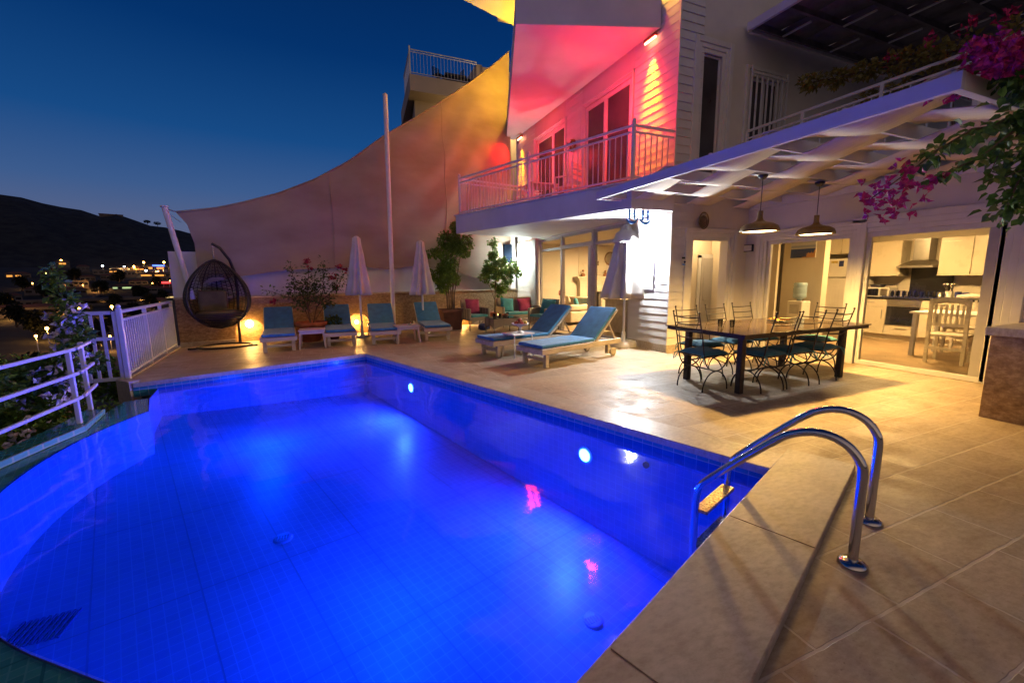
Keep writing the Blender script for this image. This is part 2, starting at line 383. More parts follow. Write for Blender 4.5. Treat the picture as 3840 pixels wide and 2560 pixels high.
MT['rattan'] = wicker('grey_rattan', (.16, .135, .115), (.36, .315, .27))
MT['wicker_dark'] = M('black_rattan', (.018, .014, .012), .5, var=.4, vs=40)
MT['basket'] = wicker('brown_basket', (.09, .05, .03), (.3, .18, .09))
MT['perf'] = M('perforated_tread', (.62, .46, .24), .3, metal=.6, var=.5, vs=60)
MT['terrain'] = M('dark_scrub', (.016, .019, .013), 1, var=.7, vs=.06, bmp=.6, bs=.6)
# ------------------------------------------------------------------ camera, world, render
CAMX, CAMY, CAMZ = -5.713, -5.999, 1.42
cam = bpy.data.cameras.new('camera'); co = bpy.data.objects.new('camera', cam); COL.objects.link(co)
cam.sensor_width = 36; cam.lens = 1568.3 / 3840 * 36; cam.clip_end = 6000; cam.clip_start = .05
_f = Vector((.3922, .9199, 0)) * cos(.149265) + Vector((0, 0, -sin(.149265)))
_u = Vector((.3922, .9199, 0)) * sin(.149265) + Vector((0, 0, cos(.149265)))
_r = _f.cross(_u).normalized(); _u = _r.cross(_f)
_ro = -.011504
_r2 = _r * cos(_ro) + _u * sin(_ro); _u2 = -_r * sin(_ro) + _u * cos(_ro)
_m = Matrix((_r2, _u2, -_f)).transposed().to_4x4(); _m.translation = (CAMX, CAMY, CAMZ)
co.matrix_world = _m
SC.camera = co
SC.render.engine = 'CYCLES'
cy = SC.cycles
cy.use_denoising = True
try: cy.denoiser = 'OPENIMAGEDENOISE'
except Exception: pass
cy.max_bounces = 7; cy.diffuse_bounces = 3; cy.glossy_bounces = 4; cy.transparent_max_bounces = 12; cy.transmission_bounces = 4
cy.sample_clamp_indirect = 4; cy.caustics_reflective = False; cy.caustics_refractive = False
SC.view_settings.view_transform = 'Standard'; SC.view_settings.look = 'None'; SC.view_settings.exposure = 0; SC.view_settings.gamma = 1

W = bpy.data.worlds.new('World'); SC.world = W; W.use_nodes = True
wn = W.node_tree; bg = wn.nodes['Background']
tc = wn.nodes.new('ShaderNodeTexCoord'); sp = wn.nodes.new('ShaderNodeSeparateXYZ'); wn.links.new(tc.outputs['Generated'], sp.inputs[0])
cr = wn.nodes.new('ShaderNodeValToRGB'); wn.links.new(sp.outputs[2], cr.inputs[0])
while len(cr.color_ramp.elements) > 1: cr.color_ramp.elements.remove(cr.color_ramp.elements[0])
STOPS = [(0, (.15, .15, .215)), (.09, (.105, .13, .24)), (.17, (.045, .105, .265)), (.27, (.008, .068, .235)), (.42, (.001, .032, .15)), (.60, (.0005, .015, .082)), (1, (.001, .010, .055))]
cr.color_ramp.elements[0].position = 0; cr.color_ramp.elements[0].color = (*STOPS[0][1], 1)
for p, c in STOPS[1:]:
    e = cr.color_ramp.elements.new(p); e.color = (*c, 1)
sky = wn.nodes.new('ShaderNodeTexSky'); sky.sky_type = 'NISHITA'; sky.sun_disc = False; sky.sun_elevation = radians(-4); sky.sun_rotation = radians(115)
mxw = wn.nodes.new('ShaderNodeMix'); mxw.data_type = 'RGBA'; mxw.blend_type = 'ADD'; mxw.inputs[0].default_value = .02
wn.links.new(cr.outputs[0], mxw.inputs[6]); wn.links.new(sky.outputs[0], mxw.inputs[7])
# added warm fill in the sky behind the camera, to brighten walls facing it
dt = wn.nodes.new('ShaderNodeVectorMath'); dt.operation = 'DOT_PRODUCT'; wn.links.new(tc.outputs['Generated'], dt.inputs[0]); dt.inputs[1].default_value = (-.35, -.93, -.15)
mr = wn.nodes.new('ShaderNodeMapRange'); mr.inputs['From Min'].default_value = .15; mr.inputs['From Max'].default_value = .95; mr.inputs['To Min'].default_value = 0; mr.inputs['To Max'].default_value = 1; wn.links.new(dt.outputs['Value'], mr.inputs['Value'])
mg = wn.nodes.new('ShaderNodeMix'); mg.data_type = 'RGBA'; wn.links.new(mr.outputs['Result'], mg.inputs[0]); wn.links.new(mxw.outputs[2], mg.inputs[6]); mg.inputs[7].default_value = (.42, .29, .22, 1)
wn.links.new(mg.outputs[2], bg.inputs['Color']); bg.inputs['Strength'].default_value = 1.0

def light(kind, name, loc, power, col, parent=None, radius=.05, spot=None, blend=.5, aim=None, size=None):
    l = bpy.data.lights.new(name, kind); l.energy = power; l.color = col
    if kind in ('POINT', 'SPOT'): l.shadow_soft_size = radius
    if kind == 'SPOT': l.spot_size = radians(spot); l.spot_blend = blend
    if kind == 'AREA':
        l.shape = 'DISK' if not isinstance(size, tuple) else 'RECTANGLE'
        if isinstance(size, tuple): l.size, l.size_y = size
        else: l.size = size
    o = bpy.data.objects.new(name, l); COL.objects.link(o); o.location = loc
    if aim is not None: o.rotation_euler = Vector(aim).to_track_quat('-Z', 'Y').to_euler()
    if parent is not None:
        o.parent = parent; o.matrix_parent_inverse = parent.matrix_basis.inverted()
    return o

def orient(mb, p, d):
    q = Vector(d).to_track_quat('Z', 'Y').to_matrix().to_4x4(); q.translation = Vector(p)
    mb.v = [tuple(q @ Vector(v)) for v in mb.v]; return mb

# ------------------------------------------------------------------ terrain and far town
PROF = [(0, -1.6), (8, -1.9), (15, -4), (40, -10), (80, -17), (150, -25), (275, -27.7), (320, -25.7), (420, -23.3), (455, -22.4), (510, -20), (560, -18), (610, -14.5), (690, -4.6), (770, 5), (830, 12), (890, 17), (1000, 28.5)]
RIDGE = [(-180, 60), (60, 60), (85, 90), (100, 120), (103.4, 134), (106, 150), (109.2, 171), (112.7, 181), (114.6, 197), (116.4, 200), (125, 215), (150, 190), (180, 60)]
def lin(T, x):
    if x <= T[0][0]: return T[0][1]
    for (a, b), (c, d) in zip(T, T[1:]):
        if x <= c: return b + (d - b) * (x - a) / (c - a)
    return T[-1][1]
def ter(r, az):
    h = lin(RIDGE, az)
    if r <= 1000: z = lin(PROF, r)
    else: z = 28.5 + (h - 28.5) * min(1, (r - 1000) / 500)
    if r > 1500: z = h - (r - 1500) * .15
    p = Vector((r * cos(radians(az)), r * sin(radians(az)), 0))
    amp = min(6, r * .006) * (1 + min(1, max(0, (r - 900) / 500)) * .8)
    z += amp * (noise.noise(p * .02) + .5 * noise.noise(p * .07))
    return z
b = MB(); rs = [2, 6, 9, 12, 16, 22, 30, 40, 55, 75, 100, 130, 165, 200, 240, 275, 320, 370, 420, 455, 510, 560, 610, 650, 690, 730, 770, 830, 890, 950, 1000, 1080, 1160, 1250, 1350, 1430, 1500, 1600, 1900]
NA = 300
b.grid(lambda u, v: (CAMX + rs[round(v * (len(rs) - 1))] * cos(radians(-180 + 360 * u)), CAMY + rs[round(v * (len(rs) - 1))] * sin(radians(-180 + 360 * u)), ter(rs[round(v * (len(rs) - 1))], -180 + 360 * u)), NA, len(rs) - 1)
o = b.build('terrain', MT['terrain']); tag(o, kind='structure')
def polar(az, r, dz=0): return (CAMX + r * cos(radians(az)), CAMY + r * sin(radians(az)), ter(r, az) + dz)

def crown(mb, c, rad, n, L, Wd, hz=1.0, seed=0, hollow=.35, clumps=0, heart=False, droop=.2):
    rr = random.Random(seed)
    cl = [(Vector((rr.gauss(0, .42), rr.gauss(0, .42), rr.gauss(0, .42) * hz)) * rad, rr.uniform(.28, .5) * rad) for _ in range(clumps)] if clumps else None
    for i in range(n):
        d = Vector((rr.gauss(0, 1), rr.gauss(0, 1), rr.gauss(0, 1))).normalized()
        if cl:
            cc, cr_ = cl[rr.randrange(len(cl))]; p = Vector(c) + cc + d * cr_ * rr.uniform(.5, 1)
        else:
            q = rad * (hollow + (1 - hollow) * rr.random() ** .6); p = Vector(c) + Vector((d.x * q, d.y * q, d.z * q * hz))
        dd = d * .7 + Vector((rr.gauss(0, .5), rr.gauss(0, .5), rr.gauss(0, .5) - droop))
        k = rr.uniform(.7, 1.25)
        mb.leaf(p, dd, (rr.gauss(0, .4), rr.gauss(0, .4), 1), L * k, Wd * k, heart)

# far trees: a handful of kinds copied over the valley
t = thing('valley_tree', 'dark rounded tree in the valley, nearest the left edge of the photo', 'tree', polar(116.4, 120), 0, 'dark trees in the valley')
b = MB(); b.tube([(0, 0, -1), (.2, .1, 3), (.1, .3, 6)], [.5, .35, .15], 7); b.build('trunk', MT['bark'], t)
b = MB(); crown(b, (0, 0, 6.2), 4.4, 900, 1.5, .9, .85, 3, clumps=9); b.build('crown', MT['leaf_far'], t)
vt = t
TREES = [(114.4, 140, .9), (113.3, 230, 1.3), (111.9, 300, 1.1), (110.3, 330, 1.2), (108.9, 390, 1.3), (107.6, 470, 1.4), (112.4, 440, 1.1), (115.6, 330, 1.4), (116.8, 380, 1.3), (113.9, 520, 1.5), (110.2, 520, 1.3), (108.2, 600, 1.5), (106.5, 560, 1.3), (111.2, 650, 1.5), (114.9, 610, 1.6), (106.9, 690, 1.4), (109.7, 730, 1.5), (112.8, 760, 1.6), (117.3, 500, 1.6), (116.1, 690, 1.6)]
for az, r, s in TREES: dup(vt, polar(az, r), RND.uniform(0, 6), 'dark tree among the lights of the valley', scale=s)
for az, s, lb in ((107.0, 1.6, 'small umbrella shaped tree on the hill crest, left of two'), (106.2, 1.9, 'small umbrella shaped tree on the hill crest, right of two nearest the sail post')):
    t = thing('ridge_tree', lb, 'tree', polar(az, 1470, 0), 0, 'two trees on the hill crest')
    b = MB(); b.tube([(0, 0, -3), (0, 0, 9)], [.7, .4], 6); b.build('trunk', MT['bark'], t)
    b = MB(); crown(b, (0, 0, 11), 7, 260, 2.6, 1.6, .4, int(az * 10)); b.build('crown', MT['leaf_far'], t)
t = thing('hilltop_house', 'low flat dark building on the hill crest', 'building', polar(109.6, 1490, 0), radians(19))
b = MB(); b.box(-22, 22, -5, 5, -6, 4); b.build('wall', MT['house_wall'], t); b = MB(); b.box(-23, 23, -6, 6, 4.004, 5.2); b.build('roof', MT['house_roof'], t)

LAMP_O = EM('sodium_lamp', (1, .42, .08), 30); LAMP_W = EM('white_lamp', (.8, .92, 1), 22); LAMP_B = EM('blue_sign', (.05, .12, 1), 5); LAMP_R = EM('red_sign', (1, .05, .05), 3)
WIN_O = EM('lit_window_orange', (1, .40, .07), 1.1); WIN_Y = EM('lit_window_yellow', (1, .68, .25), .9); WIN_G = EM('lit_window_green', (.75, 1, .45), .6)
# street lamps
def lamp(az, r, h, mat, size, lb, grp='street lamps of the town', p=0, col=(1, .45, .1)):
    t = thing('street_lamp', lb, 'street lamp', polar(az, r), 0, grp)
    b = MB(); b.tube([(0, 0, -2), (0, 0, h)], .12 + r * .0002, 6); b.build('pole', MT['metal_white'], t)
    b = MB(); b.ball((0, 0, h), size, 8, 6); b.build('lamp_head', mat, t)
    if p: light('POINT', 'glow', (t.location[0], t.location[1], t.location[2] + h - size * 1.6), p * .45, col, t, .6)
LA = [(113.45, 985, 9, LAMP_O, 1.5, 'orange lamp above the lit arch at the foot of the hill', 9e4), (110.75, 930, 8, LAMP_W, 1.2, 'single white lamp at the foot of the hill', 0), (109.2, 930, 7, LAMP_W, 1.1, 'white lamp beside the long pale building at the foot of the hill', 3e4),
      (107.69, 1000, 10, LAMP_O, 1.6, 'highest orange lamp left of the blue sign', 6e4), (106.09, 990, 10, LAMP_O, 1.7, 'bright orange lamp nearest the white wall', 9e4), (108.48, 900, 9, LAMP_O, 1.3, 'orange lamp at the end of the low lit building', 6e4), (107.6, 835, 8, LAMP_W, 1.3, 'white lamp above the row of market lights', 0),
      (111.36, 680, 8, LAMP_O, 1.2, 'orange lamp beside the lit road below the hill', 7e4), (117.4, 505, 8, LAMP_O, 1.2, 'orange lamp at the far left edge', 5e4), (117.1, 440, 8, LAMP_O, .75, 'small orange lamp in front of the pale house on the left', 2e4),
      (112.83, 415, 8, LAMP_O, 1.1, 'bright orange lamp seen through the left panel of the gate', 3e4), (110.54, 425, 8, LAMP_O, .9, 'orange lamp seen through the right panel of the gate', 2e4), (115.07, 315, 7, LAMP_O, .75, 'orange lamp behind the white flowering bush', 1.6e4), (115.81, 272, 7, LAMP_O, .5, 'faint orange lamp low behind the bush', 8e3)]
for az, r, h, m, s, lb, p in LA: lamp(az, r, h, m, s, lb, p=p)
for k, (az, c) in enumerate([(115.26, 'first'), (115.08, 'second'), (114.9, 'third'), (114.72, 'fourth')]):
    lamp(az, 505, 5, EM('yellow_bulb', (1, .72, .2), 12) if k == 0 else bpy.data.materials['yellow_bulb'], .62, c + ' from the left of four yellow lamps in a row on a terrace', 'four yellow terrace lamps', 0)
for k in range(7):
    az = 107.45 - k * .16
    lamp(az, 810 + (k % 3) * 12, 5, LAMP_O if k % 3 else LAMP_W, .9, 'small lamp in the row of market lights below the blue sign', 'row of market lights', 4e4 if k in (3, 5) else 0)
def far_house(az, r, w, d, h, lb, wins, mat='house_wall', roof=True, rz=None, nw=4):
    t = thing('village_house', lb, 'house', polar(az, r), radians(az + 90 if rz is None else rz), 'houses of the town')
    b = MB(); b.box(-w / 2, w / 2, -d / 2, d / 2, -4, h); wl = b.build('wall', MT[mat], t)
    if roof:
        b = MB(); b.add([(-w / 2 - .6, -d / 2 - .6, h + .01), (w / 2 + .6, -d / 2 - .6, h + .01), (w / 2 + .6, d / 2 + .6, h + .01), (-w / 2 - .6, d / 2 + .6, h + .01), (-w / 4, 0, h + 2.2), (w / 4, 0, h + 2.2)], [(0, 1, 5, 4), (1, 2, 5), (2, 3, 4, 5), (3, 0, 4), (3, 2, 1, 0)]); b.build('roof', MT['house_roof'], t)
    else:
        b = MB(); b.box(-w / 2 - .3, w / 2 + .3, -d / 2 - .3, d / 2 + .3, h + .01, h + .7); b.build('parapet', MT[mat], t)
    for k in range(nw):
        x = -w / 2 + w * (k + .5) / nw
        for s in (-1, 1):
            b = MB(); b.box(x - w * .11, x + w * .11, s * d / 2 - .06, s * d / 2 + .06, h * .35, h * .72)
            b.build('window', wins if (k + (s > 0)) % 3 != 1 else MT['oven'], t)
far_house(116.4, 458, 34, 10, 6, 'long pale house with a tiled roof at the left', MT['oven'], nw=6)
far_house(114.7, 470, 26, 10, 6, 'pale house below the four yellow lamps', MT['oven'], nw=5)
far_house(113.4, 985, 16, 9, 7, 'house with an orange lit front at the foot of the hill', WIN_O)
far_house(111.6, 545, 70, 12, 6, 'long grey flat roofed block behind the gate', MT['oven'], roof=False, nw=8)
far_house(109.0, 940, 40, 9, 4, 'long low white building at the foot of the hill', WIN_Y, roof=False, nw=6)
far_house(108.1, 905, 22, 9, 5, 'low building washed in orange light', WIN_O)
far_house(106.6, 905, 24, 9, 8, 'building carrying the blue lit sign', WIN_O, roof=False, nw=5)
far_house(106.9, 800, 30, 9, 6, 'market hall with warm lit front', WIN_O, nw=6)
far_house(109.4, 680, 20, 9, 5, 'house with greenish lit windows', WIN_G, nw=5)
far_house(106.3, 700, 26, 9, 5, 'flat roofed shop with a red sign', MT['oven'], roof=False)
far_house(107.4, 640, 22, 9, 5, 'dim house right of the greenish windows', MT['oven'])
far_house(113.0, 640, 20, 9, 6, 'dim grey house left of the lit road', MT['oven'])
far_house(110.2, 780, 22, 9, 6, 'dim house in the middle of the town', MT['oven'])
far_house(106.0, 600, 18, 8, 4, 'small house with yellow windows next to the white wall', WIN_Y)
rr_ = random.Random(77)
DH = [(117.6, 560), (116.9, 610), (115.9, 560), (115.2, 640), (114.2, 580), (113.6, 690), (112.4, 700), (111.9, 760), (110.9, 860), (109.9, 860), (108.9, 830), (108.3, 720), (107.9, 560), (107.0, 520), (105.8, 760), (112.1, 880), (114.1, 820), (116.2, 800)]
for k, (az, r) in enumerate(DH):
    far_house(az, r, rr_.uniform(12, 24), 9, rr_.uniform(4, 7), 'dim pitched roof house among the trees of the valley' if k % 2 else 'dim flat roofed house among the trees of the valley', WIN_O if k % 4 == 1 else MT['oven'], roof=bool(k % 2), nw=3)
for k in range(14):
    lamp(rr_.uniform(105.6, 117.5), rr_.choice((470, 540, 620, 700, 800, 880)) + rr_.uniform(-15, 15), 6, LAMP_O, rr_.uniform(.35, .6), 'faint orange lamp among the dim houses of the valley', 'faint lamps of the valley', 2.5e4 if k % 3 == 0 else 0)
for az, r, h, w, m, lb in ((106.56, 893, 8.6, 15, LAMP_B, 'blue lit sign on the roof of a far building'), (106.13, 692, 5.5, 9, LAMP_R, 'red lit sign on a flat roofed shop')):
    t = thing('lit_sign', lb, 'sign', polar(az, r), radians(az + 90))
    b = MB(); b.box(-w / 2, w / 2, -.3, .3, h, h + 2.2); b.build('sign_face', m, t)
    b = MB(); b.bar((-w / 3, .35, 0), (-w / 3, .35, h + 2), .3, .3); b.bar((w / 3, .35, 0), (w / 3, .35, h + 2), .3, .3); b.build('posts', MT['metal_white'], t)
# lit roads
def road(name, pts, w):
    b = MB(); L = []
    for az, r in pts: L.append(Vector(polar(az, r, .5)))
    vs = []
    for i, p in enumerate(L):
        d = (L[min(i + 1, len(L) - 1)] - L[max(i - 1, 0)]); n = Vector((-d.y, d.x, 0)).normalized() * w / 2
        vs += [p + n, p - n]
    b.add(vs, [(2 * i, 2 * i + 1, 2 * i + 3, 2 * i + 2) for i in range(len(L) - 1)], True)
    tag(b.build(name, MT['asphalt']), kind='structure')
road('hill_road', [(113.6, 590), (112.8, 605), (112.0, 625), (111.3, 660), (110.6, 690)], 14)
road('valley_road', [(110.3, 150), (110.9, 210), (111.2, 262), (111.4, 320), (112.1, 380), (113.2, 415)], 9)
lamp(111.0, 235, 7, LAMP_O, .35, 'orange lamp low down the road seen through the lower gate panel', p=1.5e4)

# ------------------------------------------------------------------ pool
F = Vector((-5.18, 2.53)); N = Vector((-2.79, -4.08)); Q = Vector((-8.30, 1.52))
AC = Vector((-4.716, -1.2)); AR = 3.43
ua = (N - F).normalized(); un = Vector((ua.y, -ua.x))            # along the long edge, and into the pool
if un.x > 0: un = -un
nd = Vector((-.932, -.359)).normalized()
w0 = N - AC; B_ = w0.dot(nd); tI = -B_ + math.sqrt(B_ * B_ - (w0.dot(w0) - AR * AR)); I = N + nd * 2.80
a0 = atan2(-2.58, -2.26) % (2 * pi); a1 = radians(155.8)
arc = [AC + AR * Vector((cos(a0 + (a1 - a0) * k / 48), sin(a0 + (a1 - a0) * k / 48))) for k in range(49)]
E1 = Vector((-8.06, .92)); E2 = Vector((-8.16, 1.565))
arc = [I] + arc
poolpoly = [F, N] + arc + [E1, E2]
WZ = -.125
def fz(p): return -.76 - .085 * (p[0] + 5.18) + .05 * (p[1] - 2.53)
pool = thing('swimming_pool', 'swimming pool with blue lit mosaic lining and a curved overflow edge', 'swimming pool', (0, 0, 0))
b = MB(); b.sheet(poolpoly, fz); b.build('floor', MT['poolfloor'], pool)
b = MB()
def wallstrip(mb, pts, zt, zb):
    for p, q in zip(pts, pts[1:]):
        mb.add([(p.x, p.y, zt), (q.x, q.y, zt), (q.x, q.y, zb(q)), (p.x, p.y, zb(p))], [(0, 1, 2, 3)], False)
wallstrip(b, [E2, F, N, I], -.20, fz)
wallstrip(b, arc + [E1, E2], -.118, fz)
b.build('lining', MT['poolwall'], pool)
b = MB(); wallstrip(b, [Vector((-8.42, 1.48)), F, N, I + nd * .3], -.012, lambda p: -.20); b.build('tile_band', MT['poolband'], pool)
# coping: flush strips on the long and far edges, a raised one on the near edge
b = MB()
def strip(p, q, off, w, z0, z1, mb):
    d = (q - p).normalized(); n = Vector((d.y, -d.x))
    if n.dot(AC - p) > 0: n = -n
    mb.prism([tuple(p + n * off), tuple(q + n * off), tuple(q + n * (off + w)), tuple(p + n * (off + w))], z0, z1)
oi = -.015
strip(F - ua * .36, N, oi, .36, -.06, .006, b)
strip(Vector((-8.42, 1.48)), F + (F - Q).normalized() * .0, oi, .30, -.06, .005, b)
b.build('coping', MT['coping'], pool, bevel=.006)
b = MB(); strip(N - nd * .40, I + nd * 1.2, oi, .43, -.06, .045, b); b.build('raised_coping', MT['coping'], pool, bevel=.008)
for k in range(3):
    p = N + nd * (.95 + k * 1.25); n = Vector((ua.x, ua.y))
    b = MB(); b.bar((p.x, p.y, .0462), (p.x + n.x * .41, p.y + n.y * .41, .0462), .004, .002); b.build('coping_joint', MT['brown'], pool)
# overflow ledge outside the arc
led = [p + (p - AC).normalized() * .012 for p in arc] + [E1 + Vector((-.012, 0)), Vector((-8.30, .86)), Vector((-8.30, .30)), Vector((-8.20, -.38)), Vector((-8.30, -.80)), Vector((-8.42, -1.4)), Vector((-8.5, -3)), Vector((-8.5, -7)), I + nd * 1.2 + Vector((0, -1.4)), I + nd * 1.2]
b = MB(); b.prism([tuple(p) for p in led], -1.0, -.112); b.build('overflow_ledge', MT['ledge'], pool)
kin = [Vector((-8.5, -7)), Vector((-8.5, -3)), Vector((-8.42, -1.4)), Vector((-8.30, -.80)), Vector((-8.20, -.38)), Vector((-8.30, .30))]
kout = [Vector((-8.72, -7)), Vector((-8.70, -3)), Vector((-8.60, -1.4)), Vector((-8.52, -.8)), Vector((-8.47, -.2)), Vector((-8.47, .36))]
b = MB(); b.prism([tuple(p) for p in kin + kout[::-1]], -1.0, -.055); b.build('kerb', MT['ledge'], pool)
b = MB()
for p, q in zip(kin, kin[1:]):
    b.bar((p.x + .012, p.y, -.08), (q.x + .012, q.y, -.08), .02, .056)
b.build('kerb_tiles', MT['aqua'], pool)
b = MB(); b.box(-8.47, -8.17, .92, 1.5, -1.2, -.42); b.build('overflow_channel', MT['dark'], pool)
# underwater lamps
LBLOOM = EM('pool_lamp_bloom', (.06, .12, 1), 3)  # blue emissive ring added to imitate the bloom round each lens
LENS = EM('pool_lamp_lens', (.55, .62, 1), 14)
for k, (s, z) in enumerate([((-3.38, -2.46), -.42), ((-4.6, .91), -.36)]):
    t0 = (Vector(s) - F).dot(ua); p = F + ua * t0
    Mx = Matrix(((un.x, -un.y, 0, p.x), (un.y, un.x, 0, p.y), (0, 0, 1, z), (0, 0, 0, 1)))
    b = MB(); b.lathe([(.088, 0), (.088, .012), (.07, .02)], n=28); b.v = [tuple(Mx @ Vector((v[2], v[0], v[1]))) for v in b.v]
    fr = b.build('pool_lamp', MT['metal_white'], pool)
    b = MB(); b.lathe([(.068, .021), (.05, .03), (.001, .034)], n=28); b.v = [tuple(Mx @ Vector((v[2], v[0], v[1]))) for v in b.v]
    b.build('lens', LENS, fr)
    b = MB(); b.lathe([(.088, .0125), (.07, .0205)], n=28, cap=False); b.v = [tuple(Mx @ Vector((v[2], v[0], v[1]))) for v in b.v]; b.build('lens_bloom', LBLOOM, fr)
    q = Mx @ Vector((.075, 0, 0))
    light('AREA', 'pool_lamp_light', q, [130, 120][k], (.05, .05, 1), pool, aim=(un.x, un.y, -.12), size=.13)
    q = Mx @ Vector((2.1, 0, .05))
    light('POINT', 'pool_lamp_glow', q, 64, (.001, .066, 1), pool, .2)
for x, y in ((-6.28, -1.95), (-4.06, -3.62)):
    b = MB(); z = fz((x, y)); b.lathe([(.085, -.02), (.085, .004), (.06, .008), (.02, .008)], (x, y, z), 20); dr = b.build('floor_drain', MT['poolwall'], pool)
    b = MB()
    for k in range(5): b.box(x - .05 + k * .022, x - .038 + k * .022, y - .03, y + .03, z + .008, z + .010)
    b.build('slots', MT['grate'], dr)
b = MB(); Dn = Vector((-7.75, -2.70))
for k in range(10):
    p = Dn + Vector((.030 * k, .004 * k)); z = fz(p)
    b.bar((p.x, p.y, z + .004), (p.x + .02, p.y + .24, fz((p.x, p.y + .24)) + .004), .013, .012)
b.build('floor_grate', MT['grate'], pool)
b = MB(); p = F + ua * 6.0; b.lathe([(.03, 0), (.03, .015)], n=14); orient(b, (p.x + un.x * .004, p.y + un.y * .004, -.30), (un.x, un.y, 0)); b.build('inlet', MT['dark'], pool)
b = MB(); b.sheet(poolpoly, WZ + .02); o = b.build('water', MT['water']); tag(o, kind='structure'); o.location.z = -.0

# ------------------------------------------------------------------ deck
nn = -ua
deck = [Vector((-9.0, 5.4)), Vector((-8.62, 1.70)), Vector((-8.42, 1.48)), F, N, I + nd * 1.2, I + nd * 1.2 + Vector((0, -1.4)), Vector((-8.7, -7.0)), Vector((-9, -13)), Vector((13, -13)), Vector((13, 9.0)), Vector((0.2, 7.1))]
b = MB(); b.sheet([tuple(p) for p in deck], 0.0); o = b.build('pool_deck', MT['deck']); tag(o, kind='structure')
b = MB(); b.prism([(-9.06, 5.4), (-8.68, 1.70), (-8.45, 1.46), (-8.36, 1.56), (-8.56, 1.78), (-8.86, 5.4)], -1.4, .03); o = b.build('deck_kerb', MT['coping']); tag(o, kind='structure')
# ------------------------------------------------------------------ the villa
V = thing('villa', 'white villa with lap siding, a balcony lit red and a glazed ground floor', 'house', (0, 0, 0))
BH = .142
def siding(name, face, a0, a1, z0, z1, parent=V, mat='siding', lap=.013):
    """lap boards on plane x=0 (face 'x', looking -x, running along y) or y=0 (face 'y', looking -y, along x)"""
    b = MB(); z = z0
    while z < z1 - .01:
        t = min(z + BH, z1)
        if face == 'x':
            b.add([(-lap, a0, z), (-lap, a1, z), (-.005, a1, t), (-.005, a0, t), (.01, a0, z), (.01, a1, z)], [(0, 3, 2, 1), (0, 1, 5, 4)])
        else:
            b.add([(a0, -.022, z), (a1, -.022, z), (a1, -.002, t), (a0, -.002, t), (a0, .01, z), (a1, .01, z)], [(0, 1, 2, 3), (0, 4, 5, 1)])
        z = t
    return b.build(name, MT[mat], parent)
TOP = 9.2
SZ, BZ = 2.57, 3.0        # balcony soffit and floor
# structural walls
b = MB()
b.box(.012, .18, .012, 1.16, 0, SZ); b.box(.012, .18, 5.42, 6.86, 0, SZ)
b.box(.012, .18, .012, 1.24, SZ, TOP); b.box(.012, .18, 2.94, 3.82, SZ, TOP); b.box(.012, .18, 5.48, 6.86, SZ, TOP)
b.box(.012, .18, 1.24, 2.94, 5.34, TOP); b.box(.012, .18, 3.82, 5.48, 5.34, TOP)
b.box(.012, .18, 1.24, 2.94, SZ, BZ - .03); b.box(.012, .18, 3.82, 5.48, SZ, BZ - .03)
b.box(.012, .18, 1.16, 5.42, SZ - .03, SZ)
b.box(.18, 6.0, 6.70, 6.86, 0, TOP)
b.build('front_wall', MT['plaster'], V)
b = MB()
b.box(.18, .53, .012, .18, 0, BZ); b.box(1.44, 1.97, .012, .18, 0, BZ); b.box(.53, 1.44, .012, .18, 2.10, BZ)
b.box(.18, .56, .012, .18, BZ, TOP); b.box(.56, 1.02, .012, .18, 5.30, TOP); b.box(1.02, 1.76, .012, .18, BZ, TOP); b.box(1.76, 2.58, .012, .18, BZ, 3.9); b.box(1.76, 2.58, .012, .18, 5.12, TOP); b.box(2.58, 12, .012, .18, BZ, TOP)
b.build('side_wall', MT['plaster'], V)
b = MB()
KX = 1.97
b.box(KX, KX + .16, -.42, .012, 0, 2.96); b.box(KX, KX + .16, -2.03, -1.87, 0, 2.07); b.box(KX, KX + .16, -8, -3.55, 0, 2.96); b.box(KX, KX + .16, -3.55, -.42, 2.07, 2.96)
b.build('kitchen_wall', MT['plaster'], V)
siding('siding', 'x', -.012, 1.10, .15, SZ)
siding('siding', 'x', 5.88, 6.86, .15, SZ)
siding('siding', 'y', -.012, .50, .15, BZ)
siding('siding', 'x', -.012, 1.14, BZ, TOP)
siding('siding', 'x', 3.0, 3.76, BZ, TOP)
siding('siding', 'x', 5.52, 6.86, BZ, TOP)
siding('siding', 'y', -.012, .53, BZ, TOP)
for q in ((-.034, .012, -.034, 1.10, 0, .15), (.012, .53, -.034, .012, 0, .15), (-.03, .012, 5.42, 6.86, 0, .15), (1.44, KX - .02, -.02, .012, 0, .10), (KX - .02, KX, -.42, -.02, 0, .1)):
    b = MB(); b.box(*q); b.build('skirting', MT['coping'], V, bevel=.004)
b = MB(); b.box(-.028, -.0, -.028, .0, .15, TOP); b.build('corner_trim', MT['white'], V)
b = MB(); b.box(-.03, .012, 5.42, 5.88, .15, SZ); b.box(-.045, -.03, 5.46, 5.62, .15, SZ); b.build('pilaster', MT['white'], V, bevel=.006)

